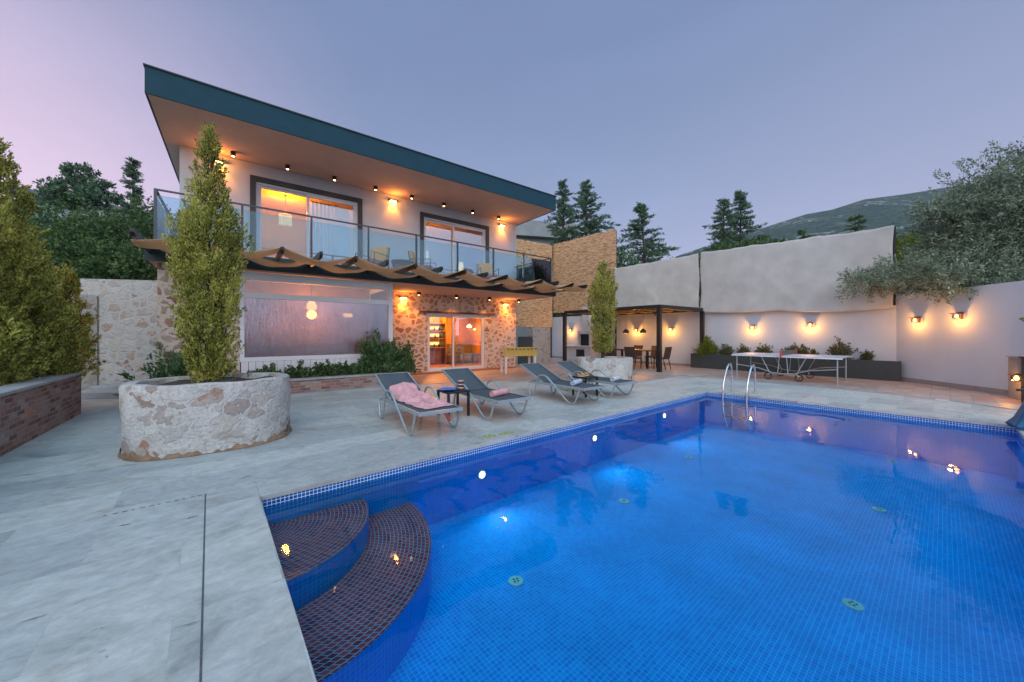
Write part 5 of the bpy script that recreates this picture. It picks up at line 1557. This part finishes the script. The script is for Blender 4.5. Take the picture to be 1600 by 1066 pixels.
for i, (x, y, lab) in enumerate(((T2[0] + .02, T2[1] + .08, 'golden pastry heap at the back of the right side table'), (T2[0] - .10, T2[1] - .08, 'brown bread rolls at the front of the right side table'))):
    t = thing('pastry_plate', lab, 'food', (x, y, .442), 0, 'snacks on the side table')
    mb = MB(); mb.lathe([(.05, 0), (.10, .012), (.098, .016), (.0001, .01)], 20); mb.build('plate', MT['white_lam'], t)
    rr = random.Random(i)
    for k in range(6):
        a = k * 1.05; mb = MB(); c_ = (math.cos(a) * .045, math.sin(a) * .045, .03 + .03 * (k % 2))
        m = Matrix.Rotation(a + rr.uniform(0, 1), 4, 'Z')
        pts = [(c_[0] + .035 * math.cos(a + q), c_[1] + .035 * math.sin(a + q), c_[2] + .006 * math.sin(3 * q)) for q in (-1.2, -.6, 0, .6, 1.2)]
        mb.tube(pts, [.006, .016, .021, .016, .006], 8); mb.build('pastry', MT['pastry'], t, smooth=True)

# foosball table
t = thing('foosball_table', 'white and yellow table football by the stone wall', 'football table', (.22, 13.32, .004), R(20))
# local x along the long side (1.25), y depth .62
mb = MB(); mb.box(-.62, .62, -.30, .30, .62, .66); mb.box(-.62, -.60, -.30, .30, .66, .92); mb.box(.60, .62, -.30, .30, .66, .92); mb.build('cabinet', MT['white_lam'], t)
for y in (-.31, .29):
    mb = MB(); mb.box(-.62, .62, y, y + .02, .62, .92); mb.build('side_panel', MT['yellow_wood'], t)
for x in (-.56, .56):
    for y in (-.26, .26):
        mb = MB(); mb.box(x - .04, x + .04, y - .035, y + .035, 0, .62); mb.build('leg', MT['white_lam'], t)
for k in range(8):
    x = -.52 + k * .149
    mb = MB(); mb.tube([(x, -.48, .88), (x, .42, .88)], .008, 6); mb.tube([(x, -.50, .88), (x, -.36, .88)], .018, 8); mb.build('rod', MT['black'], t)
mb = MB(); mb.box(-.626, -.621, -.08, .08, .70, .76); mb.build('goal_slot', MT['black'], t)

# table tennis table
pn = Vector((9.05, 9.9, .004)); ang = math.atan2(.77, -.64)
t = thing('table_tennis_table', 'folding grey table tennis table with wheels by the flower bed', 'table tennis table', pn, ang)
# local x 0..2.74 along, local y negative = away? width towards -y
Wt = -1.525
mb = MB(); mb.box(0, 1.365, Wt, 0, .74, .76); mb.box(1.375, 2.74, Wt, 0, .74, .76); mb.build('table_top', MT['pp_top'], t)
mb = MB(); mb.box(0, 2.74, -.012, .012, .705, .7395); mb.box(0, 2.74, Wt - .012, Wt + .012, .705, .7395); mb.build('edge_rail', MT['pvc'], t)
mb = MB(); mb.box(1.366, 1.374, Wt - .12, .12, .77, .90); mb.build('net', MT['joint'], t)
mb = MB(); mb.box(1.35, 1.39, .10, .14, .70, .92); mb.box(1.35, 1.39, Wt - .14, Wt - .10, .70, .92); mb.build('net_post', MT['red_plastic'], t)
for y in (-.10, Wt + .10):
    for x in (.12, 2.62):
        mb = MB(); mb.tube([(x, y, .73), (x, y, 0)], .018, 8); mb.build('leg', MT['alu'], t)
    mb = MB()
    mb.tube([(.12, y, .42), (.75, y, .34), (1.1, y, .22), (1.37, y, .20), (1.64, y, .22), (2.0, y, .34), (2.62, y, .42)], .014, 8)
    mb.tube([(.80, y, .73), (1.02, y, .24)], .014, 8); mb.tube([(1.94, y, .73), (1.72, y, .24)], .014, 8)
    mb.tube([(1.28, y, .73), (1.24, y, .21)], .014, 8); mb.tube([(1.46, y, .73), (1.50, y, .21)], .014, 8)
    mb.tube([(1.05, y, .24), (.98, y, .12)], .012, 6); mb.tube([(1.69, y, .24), (1.76, y, .12)], .012, 6)
    mb.build('frame_tube', MT['alu'], t, smooth=True)
    for x in (.98, 1.76):
        w_ = MB(); ring_ = [(x + .095 * math.cos(2 * PI * k / 20), y - .03, .105 + .095 * math.sin(2 * PI * k / 20)) for k in range(20)]
        w_.tube(ring_, .014, 6, True)
        for k in range(3):
            a = k * 2.094 + .5; w_.tube([(x, y - .03, .105), (x + .09 * math.cos(a), y - .03, .105 + .09 * math.sin(a))], .009, 5)
        w_.build('wheel', MT['rubber'], t)

# pool ladder
t = thing('pool_ladder', 'stainless steel pool ladder with two curved handrails', 'ladder', Pw(PL, .66, 0), PA)
for y in (-.25, .25):
    # local x: +u away from pool; water on -x
    pts = [(.50, y, .005), (.50, y, .45), (.47, y, .60), (.40, y, .68), (.30, y, .67), (.18, y, .58), (.02, y, .36), (-.05, y, .22), (-.07, y, .05), (-.07, y, -.35), (-.06, y, -.68)]
    mb = MB(); mb.tube(pts, .021, 10); mb.build('handrail', MT['steel'], t, smooth=True)
    mb = MB(); mb.lathe([(.045, .004), (.045, .018), (.022, .024)], 16, (.50, y, 0)); mb.build('floor_flange', MT['steel'], t)
for z in (-.30, -.55):
    mb = MB(); mb.box(-.10, -.03, -.24, .24, z, z + .025); mb.build('tread', MT['rail'], t)

# right edge: brown planter box, dark box, lantern, blue tarp
t = thing('planter_box', 'tall brown planter box below the green fronds', 'planter', (10.67, 7.45, .005), R(-28))
mb = MB(); mb.box(0, 1.4, 0, .6, 0, .90); mb.build('box_body', MT['skirt'], t); mb = MB(); mb.box(-.03, 1.43, -.03, .63, .90, .94); mb.build('rim', MT['conc'], t)
t = thing('storage_cabinet', 'dark grey cabinet at the right edge beside the lit lantern', 'cabinet', (10.15, 6.85, .005), R(-25))
mb = MB(); mb.box(0, .9, 0, .6, 0, .92); mb.build('cabinet_body', MT['planter_dark'], t, bevel=.01); mb = MB(); mb.box(-.02, .92, -.02, .62, .921, .95); mb.build('lid', MT['metal_dark'], t)
lantern(Vector((10.74, 7.58, .47)), R(-118), 'amber lantern low on the planter box at the right edge, above the blue cover', 3)
# blue covered roller
def tarp():
    t = thing('covered_pool_pump', 'blue tarpaulin tied over equipment at the pool corner', 'cover', (7.74, 5.22, .004), 0)
    mb = MB(); n = 40; vs = []; fs = []
    prof = [(.30, 0), (.33, .05), (.27, .16), (.22, .30), (.19, .45), (.17, .55), (.12, .63), (.03, .66)]
    for li, (r, z) in enumerate(prof):
        for k in range(n):
            a = 2 * PI * k / n; f = 1 + .09 * math.sin(7 * a + z * 4) + .05 * math.sin(13 * a + z * 9)
            vs.append((r * f * math.cos(a), r * f * math.sin(a), z))
    for i in range(len(prof) - 1):
        for k in range(n):
            l = (k + 1) % n; fs.append((i * n + k, i * n + l, (i + 1) * n + l, (i + 1) * n + k))
    fs.append(tuple((len(prof) - 1) * n + k for k in range(n)))
    mb.add(vs, fs); mb.build('tarpaulin', MT['blue_tarp'], t, smooth=True)
    mb = MB(); mb.tube([(-.02, 0, .64), (-.25, .05, .60), (-.36, .06, .585)], .018, 8); mb.build('handle', MT['black'], t)
tarp()
# drain covers in terrace
mb = MB(); mb.box(-.14, .14, -.09, .09, .0045, .012); tag(mb.build('floor_grate', MT['bbq'], None, (ground_at(1472, 626).x, ground_at(1472, 626).y, 0), PA), 'small pale drain cover on the tiles near the right wall', 'drain cover')

mb = MB(); mb.grid(6, 6, lambda i, j: (.12 + .14 * i * (1 - .5 * j), .10 + .10 * j + .02 * math.sin(i * 9), .31 - .15 * j + .015 * math.sin(i * 7)))
o = mb.build('red_cloth', MT['cush_red'], None, (*LPOS[0][0], 0), NDIR, solid=.006); tag(o, 'small red cloth hanging under the foot of the nearest lounger', 'cloth')

# air between here and the hill
mb = MB(); mb.box(-1300, 1300, -1300, 1300, -12, 345)
hz = NT('thin_air_haze'); pv = hz.n('ShaderNodeVolumePrincipled')
pv.inputs['Color'].default_value = (.72, .80, .95, 1); pv.inputs['Density'].default_value = .00022
hz.l(pv.outputs[0], hz.out.inputs['Volume'])
tag(mb.build('haze', hz.m), kind='stuff')
